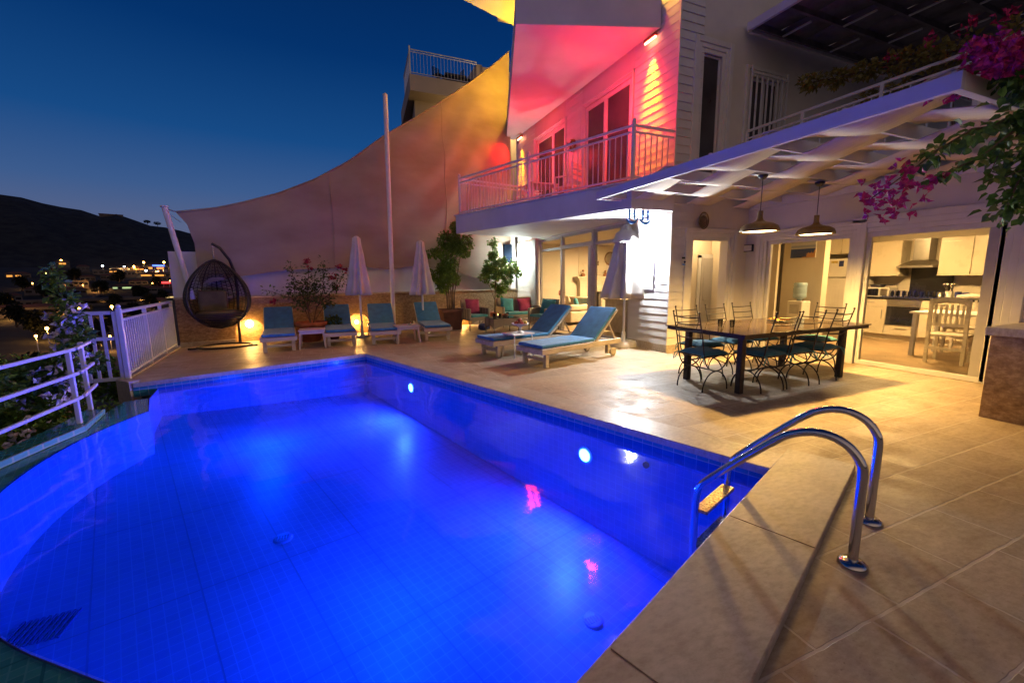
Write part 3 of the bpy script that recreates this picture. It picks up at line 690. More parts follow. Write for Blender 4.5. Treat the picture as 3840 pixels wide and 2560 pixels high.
# moulded architraves: three stepped frames
def architrave(face, a0, a1, zt, parent, base, zb=0, w=.26):
    b = MB()
    for k, (o0, o1, pr) in enumerate(((0, w * .3, .018), (w * .3, w * .62, .034), (w * .62, w, .052))):
        for (u0, u1, z0, z1) in ((a0 - o1, a0 - o0, zb, zt + o1), (a1 + o0, a1 + o1, zb, zt + o1), (a0 - o0, a1 + o0, zt + o0, zt + o1)):
            if face == 'x': b.box(base - pr, base, u0, u1, z0, z1)
            else: b.box(u0, u1, base - pr, base, z0, z1)
    return b.build('architrave', MT['white'], parent, bevel=.006, seg=1)
architrave('x', -1.86, -.43, 2.06, V, KX, w=.20)
architrave('x', -3.54, -2.04, 2.06, V, KX, w=.20) if False else None
b = MB()
for k, (o0, o1, pr) in enumerate(((.0, .07, .02), (.07, .15, .036), (.15, .24, .052))):
    b.box(KX - pr, KX, -3.54 - o1, -3.54 - o0, 0, 2.06 + o1); b.box(KX - pr, KX, -3.54 - o0, -1.86, 2.06 + o0, 2.06 + o1) if k else b.box(KX - pr, KX, -3.54, -2.06, 2.06, 2.13)
b.build('architrave', MT['white'], V, bevel=.006, seg=1)
architrave('y', .54, 1.43, 2.09, V, .012, w=.22)
architrave('x', 1.25, 2.93, 5.32, V, .012, BZ, w=.10)
architrave('x', 3.83, 5.47, 5.32, V, .012, BZ, w=.10)
architrave('y', .57, 1.01, 5.29, V, .012, BZ, w=.24)
architrave('y', 1.77, 2.57, 5.11, V, .012, 3.9, w=.16)

def glazed(name, face, plane, a0, a1, z0, z1, cuts, mat='alu', fw=.05, glass='glass', tr=None, depth=.06, parent=V):
    """frame with vertical stiles at the cut positions, one pane mesh per bay"""
    t = MB()
    def bx(m, u0, u1, q0, q1, d0=-depth / 2, d1=depth / 2):
        if face == 'x': m.box(plane + d0, plane + d1, u0, u1, q0, q1)
        else: m.box(u0, u1, plane + d0, plane + d1, q0, q1)
    bx(t, a0, a1, z0, z0 + fw); bx(t, a0, a1, z1 - fw, z1)
    xs = [a0] + list(cuts) + [a1]
    bx(t, a0, a0 + fw, z0 + fw, z1 - fw); bx(t, a1 - fw, a1, z0 + fw, z1 - fw)
    for c in cuts: bx(t, c - fw * .6, c + fw * .6, z0 + fw, z1 - fw, -depth * .62, depth * .62)
    if tr:
        for p, q in zip(xs, xs[1:]): bx(t, p + fw, q - fw, tr - fw * .5, tr + fw * .5, -depth * .45, depth * .45)
    fr = t.build(name, MT[mat], parent, bevel=.004, seg=1)
    for p, q in zip(xs, xs[1:]):
        g = MB(); bx(g, p + fw * .5, q - fw * .5, z0 + fw * .5, z1 - fw * .5, -.004, .004)
        if glass == 'glass':
            g = MB()
            if face == 'x': g.add([(plane, p + fw * .5, z0 + fw * .5), (plane, q - fw * .5, z0 + fw * .5), (plane, q - fw * .5, z1 - fw * .5), (plane, p + fw * .5, z1 - fw * .5)], [(0, 3, 2, 1)])
            else: g.add([(p + fw * .5, plane, z0 + fw * .5), (q - fw * .5, plane, z0 + fw * .5), (q - fw * .5, plane, z1 - fw * .5), (p + fw * .5, plane, z1 - fw * .5)], [(0, 1, 2, 3)])
        g.build('pane', MT[glass], fr)
    return fr
glazed('living_room_window', 'x', .08, 1.16, 2.52, .02, SZ - .03, [], fw=.07, tr=2.22, parent=V)
glazed('sliding_door', 'x', .07, 2.54, 4.02, 2.22, SZ - .03, [], fw=.06)
b = MB(); b.box(.03, .13, 2.52, 2.60, .02, SZ - .03); b.box(.03, .13, 3.99, 4.07, .02, SZ - .03); b.box(.03, .13, 2.60, 3.99, 2.18, 2.26); b.box(.02, .06, 2.60, 2.72, .02, 2.18); b.build('door_frame', MT['alu'], V, bevel=.004, seg=1)
glazed('sliding_door', 'x', .105, 4.07, 5.36, .02, SZ - .03, [], fw=.075, tr=2.22)
b = MB(); b.box(.02, .14, 1.16, 5.42, .0, .02); b.build('door_sill', MT['alu'], V)
glazed('balcony_door', 'x', .06, 1.25, 2.93, BZ, 5.32, [2.14], 'white', .09, 'glass_dark')
glazed('balcony_door', 'x', .06, 3.83, 5.47, BZ, 5.32, [4.5], 'white', .09, 'glass_dark')
glazed('upper_window', 'y', .07, .57, 1.01, BZ, 5.29, [], 'white', .03, 'glass_dark')
bw = glazed('barred_window', 'y', .07, 1.77, 2.57, 3.9, 5.11, [2.17], 'white', .05, 'glass_dark')
b = MB()
for k in range(8): x = 1.68 + .98 * k / 7; b.box(x - .012, x + .012, -.10, -.076, 3.7, 5.16 if k not in (0, 7) else 5.24)
for z in (3.78, 5.10): b.box(1.66, 2.68, -.112, -.1005, z, z + .03)
b.build('window_bars', MT['metal_white'], V)
kd = glazed('kitchen_door', 'x', KX + .05, -1.87, -.43, 0.0, 2.06, [], 'white', .06, 'glass')
kd = glazed('kitchen_door', 'x', KX + .05, -3.55, -2.04, 0.0, 2.06, [], 'white', .07, 'glass')
b = MB(); b.box(KX + .02, KX + .078, -3.545, -3.49, .02, 2.04); b.build('door_seal', MT['wallbox'], kd); b = MB(); b.box(KX + .025, KX + .075, -3.48, -3.38, .07, 1.99); b.build('door_stile', MT['alu'], kd)

# balcony slab, overhang, top slab, terrace roof
b = MB(); bal = [(-2.68, 4.68), (-.96, -.06), (-.036, -.06), (-.036, 5.15)]
b.prism(bal, SZ, BZ); b.build('balcony', MT['slab'], V, bevel=.01)
b = MB(); b.prism([(-2.72, 4.72), (-.99, -.05), (-.95, -.045), (-2.66, 4.66)], BZ + .002, BZ + .03); b.build('balcony_edge', MT['slab'], V)
b = MB(); b.prism([(-2.46, 1.30), (-.030, .44), (-.030, 6.95), (-.30, 6.95)], 5.78, 6.24); b.build('overhang', MT['slab'], V, bevel=.008)
b = MB(); b.prism([(-2.75, 4.95), (-.03, 5.83), (-.03, .3), (-1.35, .3)], 8.32, 8.75); b.build('upper_balcony', MT['slab'], V)
b = MB(); b.box(1.60, 12, -8, -.03, 2.964, 3.16); b.build('terrace_roof', MT['slab'], V)
b = MB(); b.box(-.5, 12, -.2, 7.1, TOP, TOP + .2); b.build('roof', MT['slab'], V)

# interiors
def room(nm, x0, x1, y0, y1, z1, floor='roomfloor', skip='', z0=.004):
    w = .06; b = MB()
    if '-x' not in skip: b.box(x0 - w, x0, y0, y1, 0, z1)
    if '+x' not in skip: b.box(x1, x1 + w, y0, y1, 0, z1)
    if '-y' not in skip: b.box(x0 - w, x1 + w, y0 - w, y0, 0, z1)
    if '+y' not in skip: b.box(x0 - w, x1 + w, y1, y1 + w, 0, z1)
    b.build(nm + '_walls', MT['room'], V)
    b = MB(); b.box(x0, x1, y0, y1, z1 + .002, z1 + .06); b.build(nm + '_ceiling', MT['room'], V)
    b = MB(); b.add([(x0, y0, z0), (x1, y0, z0), (x1, y1, z0), (x0, y1, z0)], [(0, 1, 2, 3)]); b.build(nm + '_floor', MT[floor], V)
room('living_room', .20, 4.6, 1.22, 6.62, 2.54, skip='-x')
room('hall', .36, 3.2, .20, 1.02, 2.5, skip='-y')
room('kitchen', KX + .18, 6.05, -4.6, 1.9, 2.4, skip='-x')
b = MB(); b.box(KX + .18, KX + .24, .02, 1.9, 0, 2.4); b.build('kitchen_partition', MT['room'], V)
# ------------------------------------------------------------------ railings
def rail_run(name, label, runs, h, n_gap, posts, cat='railing', r=.018, mid=True, base=.08, second=.10):
    t = thing(name, label, cat, tuple(Vector(runs[0][0]).to_3d() + Vector((0, 0, posts))))
    o0 = Vector(t.location); z0 = posts
    for (p, q) in runs:
        p = Vector((*p, z0)) - o0; q = Vector((*q, z0)) - o0; L = (q - p).length
        b = MB(); b.bar(p + Vector((0, 0, h)), q + Vector((0, 0, h)), .038, .038); b.build('top_rail', MT['metal_white'], t)
        b = MB(); b.bar(p + Vector((0, 0, h - second)), q + Vector((0, 0, h - second)), .028, .028); b.build('upper_rail', MT['metal_white'], t)
        b = MB(); b.bar(p + Vector((0, 0, base)), q + Vector((0, 0, base)), .03, .03); b.build('lower_rail', MT['metal_white'], t)
        n = max(2, round(L / n_gap))
        for k in range(1, n):
            c = p.lerp(q, k / n); b = MB(); b.bar(c + Vector((0, 0, base)), c + Vector((0, 0, h - second)), .014, .014, (1, 0, 0)); b.build('baluster', MT['metal_white'], t)
    return t, o0
def post(t, o0, x, y, z, h, w=.05, knob=True, mat='metal_white'):
    b = MB(); c = Vector((x, y, z)) - o0; b.box(c.x - w / 2, c.x + w / 2, c.y - w / 2, c.y + w / 2, c.z, c.z + h)
    if knob: b.box(c.x - w * .65, c.x + w * .65, c.y - w * .65, c.y + w * .65, c.z + h, c.z + h + .015); b.ball((c.x, c.y, c.z + h + .04), .032, 10, 6)
    return b.build('post', MT[mat], t)
p0 = (-2.58, 4.60); p2 = (-.92, -.02)
d = Vector((p2[0] - p0[0], p2[1] - p0[1])); pm = Vector(p0) + d * .5
t, o0 = rail_run('balcony_railing', 'white railing with thin balusters round the red lit balcony', [(p0, tuple(pm)), (tuple(pm), p2), (p2, (-.06, -.02)), (p0, (-.06, 5.05))], .90, .115, BZ + .005)
for x, y in (p0, tuple(pm), p2): post(t, o0, x, y, BZ, .95)
t, o0 = rail_run('terrace_railing', 'white railing on the dark terrace above the kitchen', [((1.66, -.06), (1.66, -3.2)), ((1.66, -3.2), (1.66, -6.2))], .93, .22, 3.16, second=.13)
for y in (-.08, -1.1, -2.2, -3.2, -4.3): post(t, o0, 1.66, y, 3.16, .93, .045, False)
# left pool rail
t = thing('pool_railing', 'white three bar railing on the kerb at the overflow edge of the pool', 'railing', (-8.28, -.24, -.055)); o0 = Vector(t.location)
for x, y in ((-8.28, -.24), (-8.42, .34), (-8.40, -2.6), (-8.5, -4.6)):
    b = MB(); b.box(x - o0.x - .02, x - o0.x + .02, y - o0.y - .02, y - o0.y + .02, 0, .81); b.build('post', MT['metal_white'], t, bevel=.006)
for z in (.80, .545, .29):
    b = MB()
    for p, q in (((-8.40, .40), (-8.26, -.22)), ((-8.26, -.26), (-8.36, -2.6)), ((-8.36, -2.6), (-8.46, -6.0))):
        b.bar((p[0] - o0.x + .04, p[1] - o0.y, z), (q[0] - o0.x + .04, q[1] - o0.y, z), .032, .032)
    b.build('rail_bar', MT['metal_white'], t, bevel=.005)
# gate
t = thing('garden_gate', 'white square tube gate standing open between pool rail and slatted fence', 'gate', (-8.56, 1.78, 0))
b = MB(); b.box(-.03, .03, -.03, .03, -.02, 1.06); b.ball((0, 0, 1.085), .034, 10, 6); b.build('post', MT['metal_white'], t, bevel=.006)
def gx(x): return x + 8.56
b = MB()
for x in (-8.985, -8.62):
    b.box(gx(x) - .022, gx(x) + .022, -.02, .02, .0 if x > -9 else .02, 1.02)
for z in (.03, .63, 1.0): b.box(gx(-8.96), gx(-8.65), -.018, .018, z - .025, z + .025)
b.build('gate_frame', MT['metal_white'], t, bevel=.004)
for x in (-8.88, -8.76):
    b = MB(); b.box(gx(x) - .016, gx(x) + .016, -.014, .014, .05, .985); b.build('gate_bar', MT['metal_white'], t)
b = MB(); b.box(gx(-9.085), gx(-9.02), -.035, .035, -1.2, 1.02); b.build('hinge_post', MT['metal_white'], t, bevel=.006)
# slat fence
A_ = Vector((-8.58, 1.84)); Bf = Vector((-8.93, 5.24)); L = (Bf - A_).length
t = thing('slatted_fence', 'white fence of close upright slats between the gate and the stone wall', 'fence', (A_.x, A_.y, 0), atan2((Bf - A_).y, (Bf - A_).x))
b = MB(); b.box(0, L, -.03, .03, .985, 1.03); b.build('top_rail', MT['metal_white'], t, bevel=.005)
b = MB(); b.box(0, L, -.02, .02, .87, .90); b.build('upper_rail', MT['metal_white'], t)
b = MB(); b.box(0, L, -.02, .02, .075, .105); b.build('lower_rail', MT['metal_white'], t)
for x in (.02, L * .38, L * .7, L - .04):
    b = MB(); b.box(x - .025, x + .025, -.026, .026, -.02, .985); b.build('post', MT['metal_white'], t)
n = 30
for k in range(n):
    x = .04 + (L - .08) * (k + .5) / n
    b = MB(); b.box(x - .011, x + .011, -.008, .008, .105, .87); b.build('slat', MT['metal_white'], t)

# ------------------------------------------------------------------ stone wall, white wall, sail
WA = Vector((-8.86, 5.26)); WB = Vector((0.0, 6.90)); WD = (WB - WA).normalized(); WN = Vector((WD.y, -WD.x))
ang = atan2(WD.y, WD.x); LW = (WB - WA).length
t = thing('stone_wall', 'brown travertine clad wall with arched lamp niches behind the loungers', 'wall', (WA.x, WA.y, 0), ang)
NX = [1.33, 3.8, 6.95]                                          # arched niches along the wall
b = MB(); H = 1.05
xs = [0] + [v for n_ in NX for v in (n_ - .30, n_ + .30)] + [LW - .02]
for i in range(0, len(xs), 2): b.box(xs[i], xs[i + 1], 0, .35, -.05, H)
for n_ in NX:
    pts = [(n_ - .30, H)] + [(n_ + .30 * cos(pi - pi * k / 14), .24 + .30 * sin(pi * k / 14)) for k in range(15)] + [(n_ + .30, H)]
    m = len(pts); fr = [(x, 0, z) for x, z in pts]; bk = [(x, .2, z) for x, z in pts]
    tri = tessellate_polygon([[Vector((p[0], p[1], 0)) for p in pts]])
    b.add(fr, [tuple(t_) if True else 0 for t_ in tri])
    b.add(fr + bk, [(i, i + 1, i + 1 + m, i + m) for i in range(1, m - 2)])
    b.box(n_ - .32, n_ + .32, .2, .35, -.05, H)
    b.add([(n_ - .30, 0, 0), (n_ - .30, .2, 0), (n_ - .30, .2, .24), (n_ - .30, 0, .24)], [(0, 1, 2, 3)]); b.add([(n_ + .30, 0, 0), (n_ + .30, .2, 0), (n_ + .30, .2, .24), (n_ + .30, 0, .24)], [(0, 1, 2, 3)])
b.build('cladding', MT['stone'], t)
b = MB(); b.box(-.02, LW - .02, -.03, .36, H + .002, H + .04); b.build('capping', MT['coping'], t, bevel=.006)
b = MB()
for n0, n1 in zip([0] + [v + .31 for v in NX], [v - .31 for v in NX] + [LW - .02]): b.box(n0, n1, -.05, -.002, 0, .10)
b.build('plinth', MT['coping'], t, bevel=.004)
LAMP_N = EM('niche_bulb', (1, .72, .35), 30)
for k, (n_, nm) in enumerate(zip(NX, ('in the arched niche beside the hanging egg chair', 'low behind the second and third loungers', 'low behind the armchair and coffee table'))):
    p = WA + WD * n_ + Vector((-WN.x, -WN.y)) * .13
    l = thing('niche_lamp', 'small warm lamp ' + nm, 'lamp', (p.x, p.y, .42 if k == 0 else .3), ang, 'lamps along the stone wall')
    b = MB(); b.ball((0, 0, 0), .085 if k == 0 else .05, 14, 10); b.build('bulb', LAMP_N, l)
    b = MB(); b.tube([(0, .05, 0), (0, .075, 0)], .05, 12); b.build('holder', MT['steel_b'], l)
    q = p + WN * .15
    light('POINT', 'niche_light', (q.x, q.y, .40 if k == 0 else .28), [44, 38, 30][k], (1, .50, .11), l, .06)
t = thing('white_wall', 'white rendered wall on top of the stone wall, behind the shade sail', 'wall', (WA.x, WA.y, 1.09), ang)
b = MB(); b.box(-.02, .70, .06, .26, 0, .99); b.box(.70, LW - 1.5, .06, .26, 0, .80); b.box(LW - 1.5, LW - .03, .06, .26, 0, 1.9); b.build('wall_body', MT['white'], t)

SP = Vector((-8.85, 5.16)); SD = Vector((8.85, 1.65)).normalized(); SN = Vector((SD.y, -SD.x))
topc = [(-8.62, 2.89), (-8.36, 2.94), (-7.9, 3.03), (-7.41, 3.19), (-6.7, 3.46), (-5.93, 3.85), (-5.09, 4.4), (-4.12, 5.2), (-3.21, 5.83), (-2.42, 6.42), (-1.58, 7.07), (-.84, 7.7), (-.25, 8.24)]
botc = [(-8.37, 1.36), (-7.64, 1.54), (-6.47, 1.70), (-4.91, 1.77), (-4.22, 1.70), (-3.58, 1.80), (-2.46, 1.72), (-1.6, 1.45), (-.4, 1.2)]
lefx = [(1.36, -8.37), (1.68, -8.38), (2.24, -8.38), (2.65, -8.47), (2.89, -8.62)]
def sailp(u, v):
    x = -8.5 + 8.25 * u
    zt = lin(topc, x); zb = lin(botc, x); z = zb + (zt - zb) * v
    w = max(0, 1 - u * 9); x = x * (1 - w) + (lin(lefx, z) + .0 + u * 8.25 * .5) * w if w > 0 else x
    z = lin(botc, x) + (lin(topc, x) - lin(botc, x)) * v
    n_ = .10 * sin(pi * u) * sin(pi * v) * 2
    n_ += .06 * sin((z * .9 - x * 1.0) * 5.5 + 1.5 * sin(x * 1.7)) * max(0, sin(pi * min(1, max(0, (x + 5.2) / 4.4)))) * v
    n_ += .025 * sin(z * 6 + x * 9) * max(0, (x + 2.5)) * .35 * v
    n_ += .03 * noise.noise(Vector((x * .9, z * .9, 2)))
    n_ += .05 * noise.noise(Vector((x * .5 + z * .35, z * .5 - x * .2, 7)))
    p = SP + SD * ((x + 8.85) / SD.x) + SN * n_
    return (p.x, p.y, z)
t = thing('shade_sail', 'large brown shade sail stretched upright from the left post up to the roof', 'shade sail', (-8.62, 5.2, 2.89))
b = MB(); b.grid(sailp, 120, 56); b.v = [(v[0] + 8.62, v[1] - 5.2, v[2] - 2.89) for v in b.v]; b.build('cloth', MT['sail'], t)
b = MB(); b.tube([tuple(Vector(sailp(k / 60, 1)) - Vector((-8.62, 5.2, 2.89))) for k in range(61)], .022, 6); b.build('hem', MT['sail'], t)
b = MB(); b.tube([(-.18, -.02, .06), (0, .03, 0)], .012, 6); b.tube([(-.15, -.04, -.02), (.04, .05, -.2)], .006, 6); b.build('shackle', MT['steel_b'], t)
sm = MB()
for xs_ in (-2.55, -5.6):
    u = (xs_ + 8.5) / 8.25
    sm.tube([tuple(Vector(sailp(u, k / 30)) + Vector((SN.x * .006, SN.y * .006, 0)) - Vector((-8.62, 5.2, 2.89))) for k in range(31)], .008, 5)
    sm.build('seam', MT['sail'], t); sm = MB()
t = thing('sail_post', 'white post leaning outwards that holds the left corner of the shade sail', 'post', (-8.50, 5.12, 1.05))
b = MB(); b.tube([(0, 0, 0), (-.30, .04, 1.92)], .055, 12); b.lathe([(.075, 0), (.075, .03)], (-.30, .04, 1.92), 12); b.build('shaft', MT['metal_white'], t)
t = thing('mast', 'tall slim white mast in front of the shade sail', 'post', (-4.25, 5.5, 0))
b = MB(); b.tube([(0, 0, 0), (.09, 0, 5.94)], .055, 14); b.build('shaft', MT['metal_white'], t)
b = MB(); b.lathe([(.11, 0), (.11, .02)], (0, 0, 0), 14); b.build('base_plate', MT['metal_white'], t)
b = MB(); b.lathe([(.06, 0), (.06, .03), (.02, .06)], (.09, 0, 5.94), 12); b.build('cap', MT['metal_white'], t)

# ------------------------------------------------------------------ pergolas
def weave(t, xs, ys, zc, amp, w, matS, matB, beam=(.05, .15), zb=None, x0=None, x1=None):
    k0 = ys[0]; dy = ys[1] - ys[0]
    for y in ys:
        b = MB(); z = zb if zb is not None else zc; b.box(x0, x1, y - beam[0] / 2, y + beam[0] / 2, z, z + beam[1]); b.build('cross_beam', MT[matB], t)
    for j, x in enumerate(xs):
        def fn(u, v, j=j, x=x):
            y = ys[0] + dy * .0 + (ys[-1] - ys[0]) * v
            ph = (y - k0) / dy
            return (x + (u - .5) * w, y, zc + amp * math.asin(.97 * cos(pi * (ph + j))) / math.asin(.97))
        b = MB(); b.grid(fn, 2, 12 * (len(ys) - 1)); b.build('woven_strip', MT[matS], t, solid=.012)
PX0, PX1, PY0, PY1, PZ = -1.52, 1.90, .16, -4.32, 2.712
t = thing('pergola', 'white pergola with woven cream strips over the dining table', 'pergola', (0, 0, 0))
b = MB(); b.box(PX0, PX0 + .05, PY1, PY0, PZ, PZ + .125); b.build('fascia_board', MT['fascia'], t, bevel=.004)
b = MB(); b.box(PX0 + .05, -.04, PY0 - .045, PY0, PZ, PZ + .12); b.build('end_board', MT['white'], t, bevel=.004)
b = MB(); b.box(PX0 + .05, PX1, PY1, PY1 + .045, PZ, PZ + .12); b.build('end_board', MT['white'], t, bevel=.004)
b = MB(); b.box(KX - .06, KX - .055 + .05, PY1, -.06, PZ - .02, PZ + .12); b.build('wall_plate', MT['white'], t)
ys = [PY0 - .12 - .715 * k for k in range(7)]
xs = [PX0 + .33 + .60 * j for j in range(6)]
weave(t, xs, ys[:], PZ + .092, .076, .585, 'strip', 'white', beam=(.030, .135), zb=PZ + .02, x0=PX0 + .05, x1=1.9)
t = thing('upper_pergola', 'unlit upper pergola with wide dark woven panels at the top right', 'pergola', (0, 0, 0))
b = MB(); b.box(1.50, 1.56, -7.5, -.06, 5.78, 5.92); b.build('fascia_board', MT['fascia'], t, bevel=.004)
b = MB(); b.box(1.56, 10, -.10, -.05, 5.76, 5.90); b.build('wall_plate', MT['white'], t)
ys = [-.14 - .62 * k for k in range(11)]
xs = [1.56 + .36 + .70 * j for j in range(12)]
weave(t, xs, ys, 5.90, .012, .70, 'darkfabric', 'darkfabric', beam=(.05, .10), zb=5.80, x0=1.56, x1=10)
for j in range(12):
    for k in range(10):
        if (j + k) % 2 == 0 and k < 9:
            x = 2.27 + .70 * j
            b = MB(); b.box(x - .022, x + .022, ys[k] - .56, ys[k] - .06, 5.765, 5.785); b.build('batten', MT['white'], t)
# ------------------------------------------------------------------ sun loungers
def slab(x0, x1, y0, y1, z0, z1, name, mat, t, bev=.02, Mx=None):
    b = MB(); b.box(x0, x1, y0, y1, z0, z1)
    if Mx is not None: b.v = [tuple(Mx @ Vector(v)) for v in b.v]
    return b.build(name, MT[mat], t, bevel=bev, seg=3)
def lounger(th):
    t = thing('sun_lounger', 'x', 'sun lounger')
    W2 = .31; HZ = 1.24
    for s in (-1, 1):
        slab(-.05, 1.93, s * W2 - .018, s * W2 + .018, .225, .315, 'side_rail', 'wood_white', t, .008)
        slab(.06, .13, s * (W2 - .055) - .035, s * (W2 - .055) + .035, 0, .225, 'leg', 'wood_white', t, .008)
        slab(1.60, 1.67, s * (W2 - .055) - .035, s * (W2 - .055) + .035, .05, .225, 'leg', 'wood_white', t, .008)
        b = MB(); b.lathe([(.02, -.016), (.075, -.016), (.08, 0), (.075, .016), (.02, .016)], n=18); orient(b, (1.72, s * (W2 - .0), .08), (0, 1, 0)); b.build('wheel', MT['wood_white'], t)
    slab(.075, .115, -W2 + .09, W2 - .09, .10, .15, 'stretcher', 'wood_white', t, .005)
    slab(-.05, -.01, -W2, W2, .225, .30, 'end_rail', 'wood_white', t, .006)
    b = MB()
    for k in range(12): x = .02 + k * .102; b.box(x, x + .07, -W2 + .02, W2 - .02, .29, .31)
    for k in range(6): x = HZ + .06 + k * .11; b.box(x, x + .05, -W2 + .02, W2 - .02, .235, .255)
    b.build('slats', MT['wood_white'], t)
    slab(-.03, HZ - .005, -W2 + .012, W2 - .012, .318, .375, 'seat_cushion', 'blue', t, .022)
    Mx = Matrix.Translation((HZ, 0, .335)) @ Matrix.Rotation(-th, 4, 'Y')
    b = MB()
    for s in (-1, 1): b.box(0, .78, s * (W2 - .02) - .015, s * (W2 - .02) + .015, -.045, -.012)
    for k in range(6): b.box(.05 + k * .13, .11 + k * .13, -W2 + .03, W2 - .03, -.032, -.014)
    b.v = [tuple(Mx @ Vector(v)) for v in b.v]; b.build('backrest_frame', MT['wood_white'], t)
    slab(.0, .775, -W2 + .012, W2 - .012, -.010, .048, 'back_cushion', 'blue', t, .022, Mx)
    b = MB(); a = Mx @ Vector((.5, 0, -.03))
    for s in (-1, 1): b.bar((a.x, s * .24, a.z), (a.x + .24, s * .24, .26), .028, .02)
    b.bar((a.x + .24, -.26, .262), (a.x + .24, .26, .262), .025, .025); b.build('prop', MT['wood_white'], t)
    return t
GB = 'sun loungers lined up along the stone wall'
l1 = lounger(radians(36)); l1.location = (-6.76, 3.52, 0); l1.rotation_euler.z = radians(94.9)
tag(l1, 'blue cushioned lounger next to the hanging egg chair, leftmost of the row', group=GB)
dup(l1, (-5.59, 3.74, 0), radians(91.5), 'blue cushioned lounger in front of the closed umbrella, second from the left of the row', GB)
dup(l1, (-4.68, 3.55, 0), radians(87.5), 'blue cushioned lounger right in front of the tall mast', GB)
dup(l1, (-3.50, 3.58, 0), radians(87), 'blue cushioned lounger at the right end of the row, beside the brown square pot', GB)
l5 = lounger(radians(42)); l5.location = (-2.80, .05, 0); l5.rotation_euler.z = radians(15.5)
tag(l5, 'blue lounger nearest the camera, its raised back towards the lit wall', group='two loungers beside the long pool edge')
dup(l5, (-3.16, 1.20, 0), radians(11), 'blue lounger behind the fruit bowl, in deeper shade than the one before it', 'two loungers beside the long pool edge')

# ------------------------------------------------------------------ plastic side tables
def side_table(w=.52, d=.46, h=.40):
    t = thing('side_table', 'x', 'side table')
    slab(-w / 2, w / 2, -d / 2, d / 2, h - .03, h, 'table_top', 'plastic', t, .012)
    b = MB()
    for s in (-1, 1): b.box(-w / 2 + .03, w / 2 - .03, s * (d / 2 - .03) - .008, s * (d / 2 - .03) + .008, h - .09, h - .031); b.box(s * (w / 2 - .03) - .008, s * (w / 2 - .03) + .008, -d / 2 + .03, d / 2 - .03, h - .09, h - .031)
    b.build('apron', MT['plastic'], t)
    for sx in (-1, 1):
        for sy in (-1, 1):
            b = MB(); b.bar((sx * (w / 2 - .04), sy * (d / 2 - .04), h - .04), (sx * (w / 2 - .01), sy * (d / 2 - .01), 0), .055, .04, (1, 0, 0)); b.build('leg', MT['plastic'], t, bevel=.006)
    return t
GT = 'white plastic tables between the loungers'
st = side_table(); st.location = (-6.16, 3.92, 0); tag(st, 'white plastic table between the two leftmost loungers', group=GT)
dup(st, (-4.20, 3.72, 0), .06, 'white plastic table with a shiny dish, between the two right loungers of the row', GT)
t = thing('side_table', 'small white table with thin legs under the fruit stand, between the two near loungers', 'side table', (-2.62, .98, 0), .25)
slab(-.24, .24, -.2, .2, .41, .435, 'table_top', 'white', t, .006)
for sx in (-1, 1):
    for sy in (-1, 1): b = MB(); b.tube([(sx * .2, sy * .16, .41), (sx * .22, sy * .18, 0)], .012, 8); b.build('leg', MT['metal_white'], t)
t = thing('ashtray', 'small shiny dish on the plastic table of the lounger row', 'dish', (-4.12, 3.66, .401))
b = MB(); b.lathe([(.03, 0), (.05, .03), (.045, .03), (.028, .008)], n=16); b.build('bowl', MT['steel'], t); b = MB(); b.lathe([(.012, .008), (.012, .05), (.002, .055)], n=8); b.build('knob', MT['steel'], t)
# fruit stand
fs = (-2.58, .95)
t = thing('fruit_stand', 'white footed bowl holding fruit on the small table', 'bowl', (*fs, .436))
b = MB(); b.lathe([(.07, 0), (.065, .012), (.02, .03), (.018, .10), (.06, .125)], n=20); b.build('foot', MT['white'], t)
b = MB(); b.lathe([(.03, .122), (.12, .142), (.165, .175), (.16, .178), (.11, .15), (.002, .14)], n=24); b.build('bowl', MT['white'], t)
for k, (x, y, z, r, m, kind, lb) in enumerate([(-.07, .02, .615, .045, 'fruit', 'apple', 'red apple on the left of the fruit stand'), (.0, -.05, .615, .042, 'fruit', 'apple', 'red apple in front on the fruit stand'), (.085, -.01, .62, .045, 'fruit_y', 'apple', 'yellow apple on the right of the fruit stand'), (.03, .07, .617, .042, 'fruit', 'apple', 'red apple at the back of the fruit stand'), (-.01, .01, .668, .04, 'fruit', 'apple', 'red apple lying on top of the fruit stand'), (.10, .07, .62, .04, 'fruit_y', 'apple', 'yellow apple behind the others on the fruit stand')]):
    a = thing('apple', lb, 'fruit', (fs[0] + x, fs[1] + y, z), 0, 'fruit on the white stand')
    b = MB(); b.lathe([(.3 * r, -.85 * r), (.75 * r, -.7 * r), (r, -.05 * r), (.85 * r, .6 * r), (.4 * r, .85 * r), (.05 * r, .66 * r)], n=12); b.build('flesh', MT[m], a)
    b = MB(); b.tube([(0, 0, .6 * r), (.1 * r, 0, 1.15 * r)], .003, 5); b.build('stalk', MT['brown'], a)

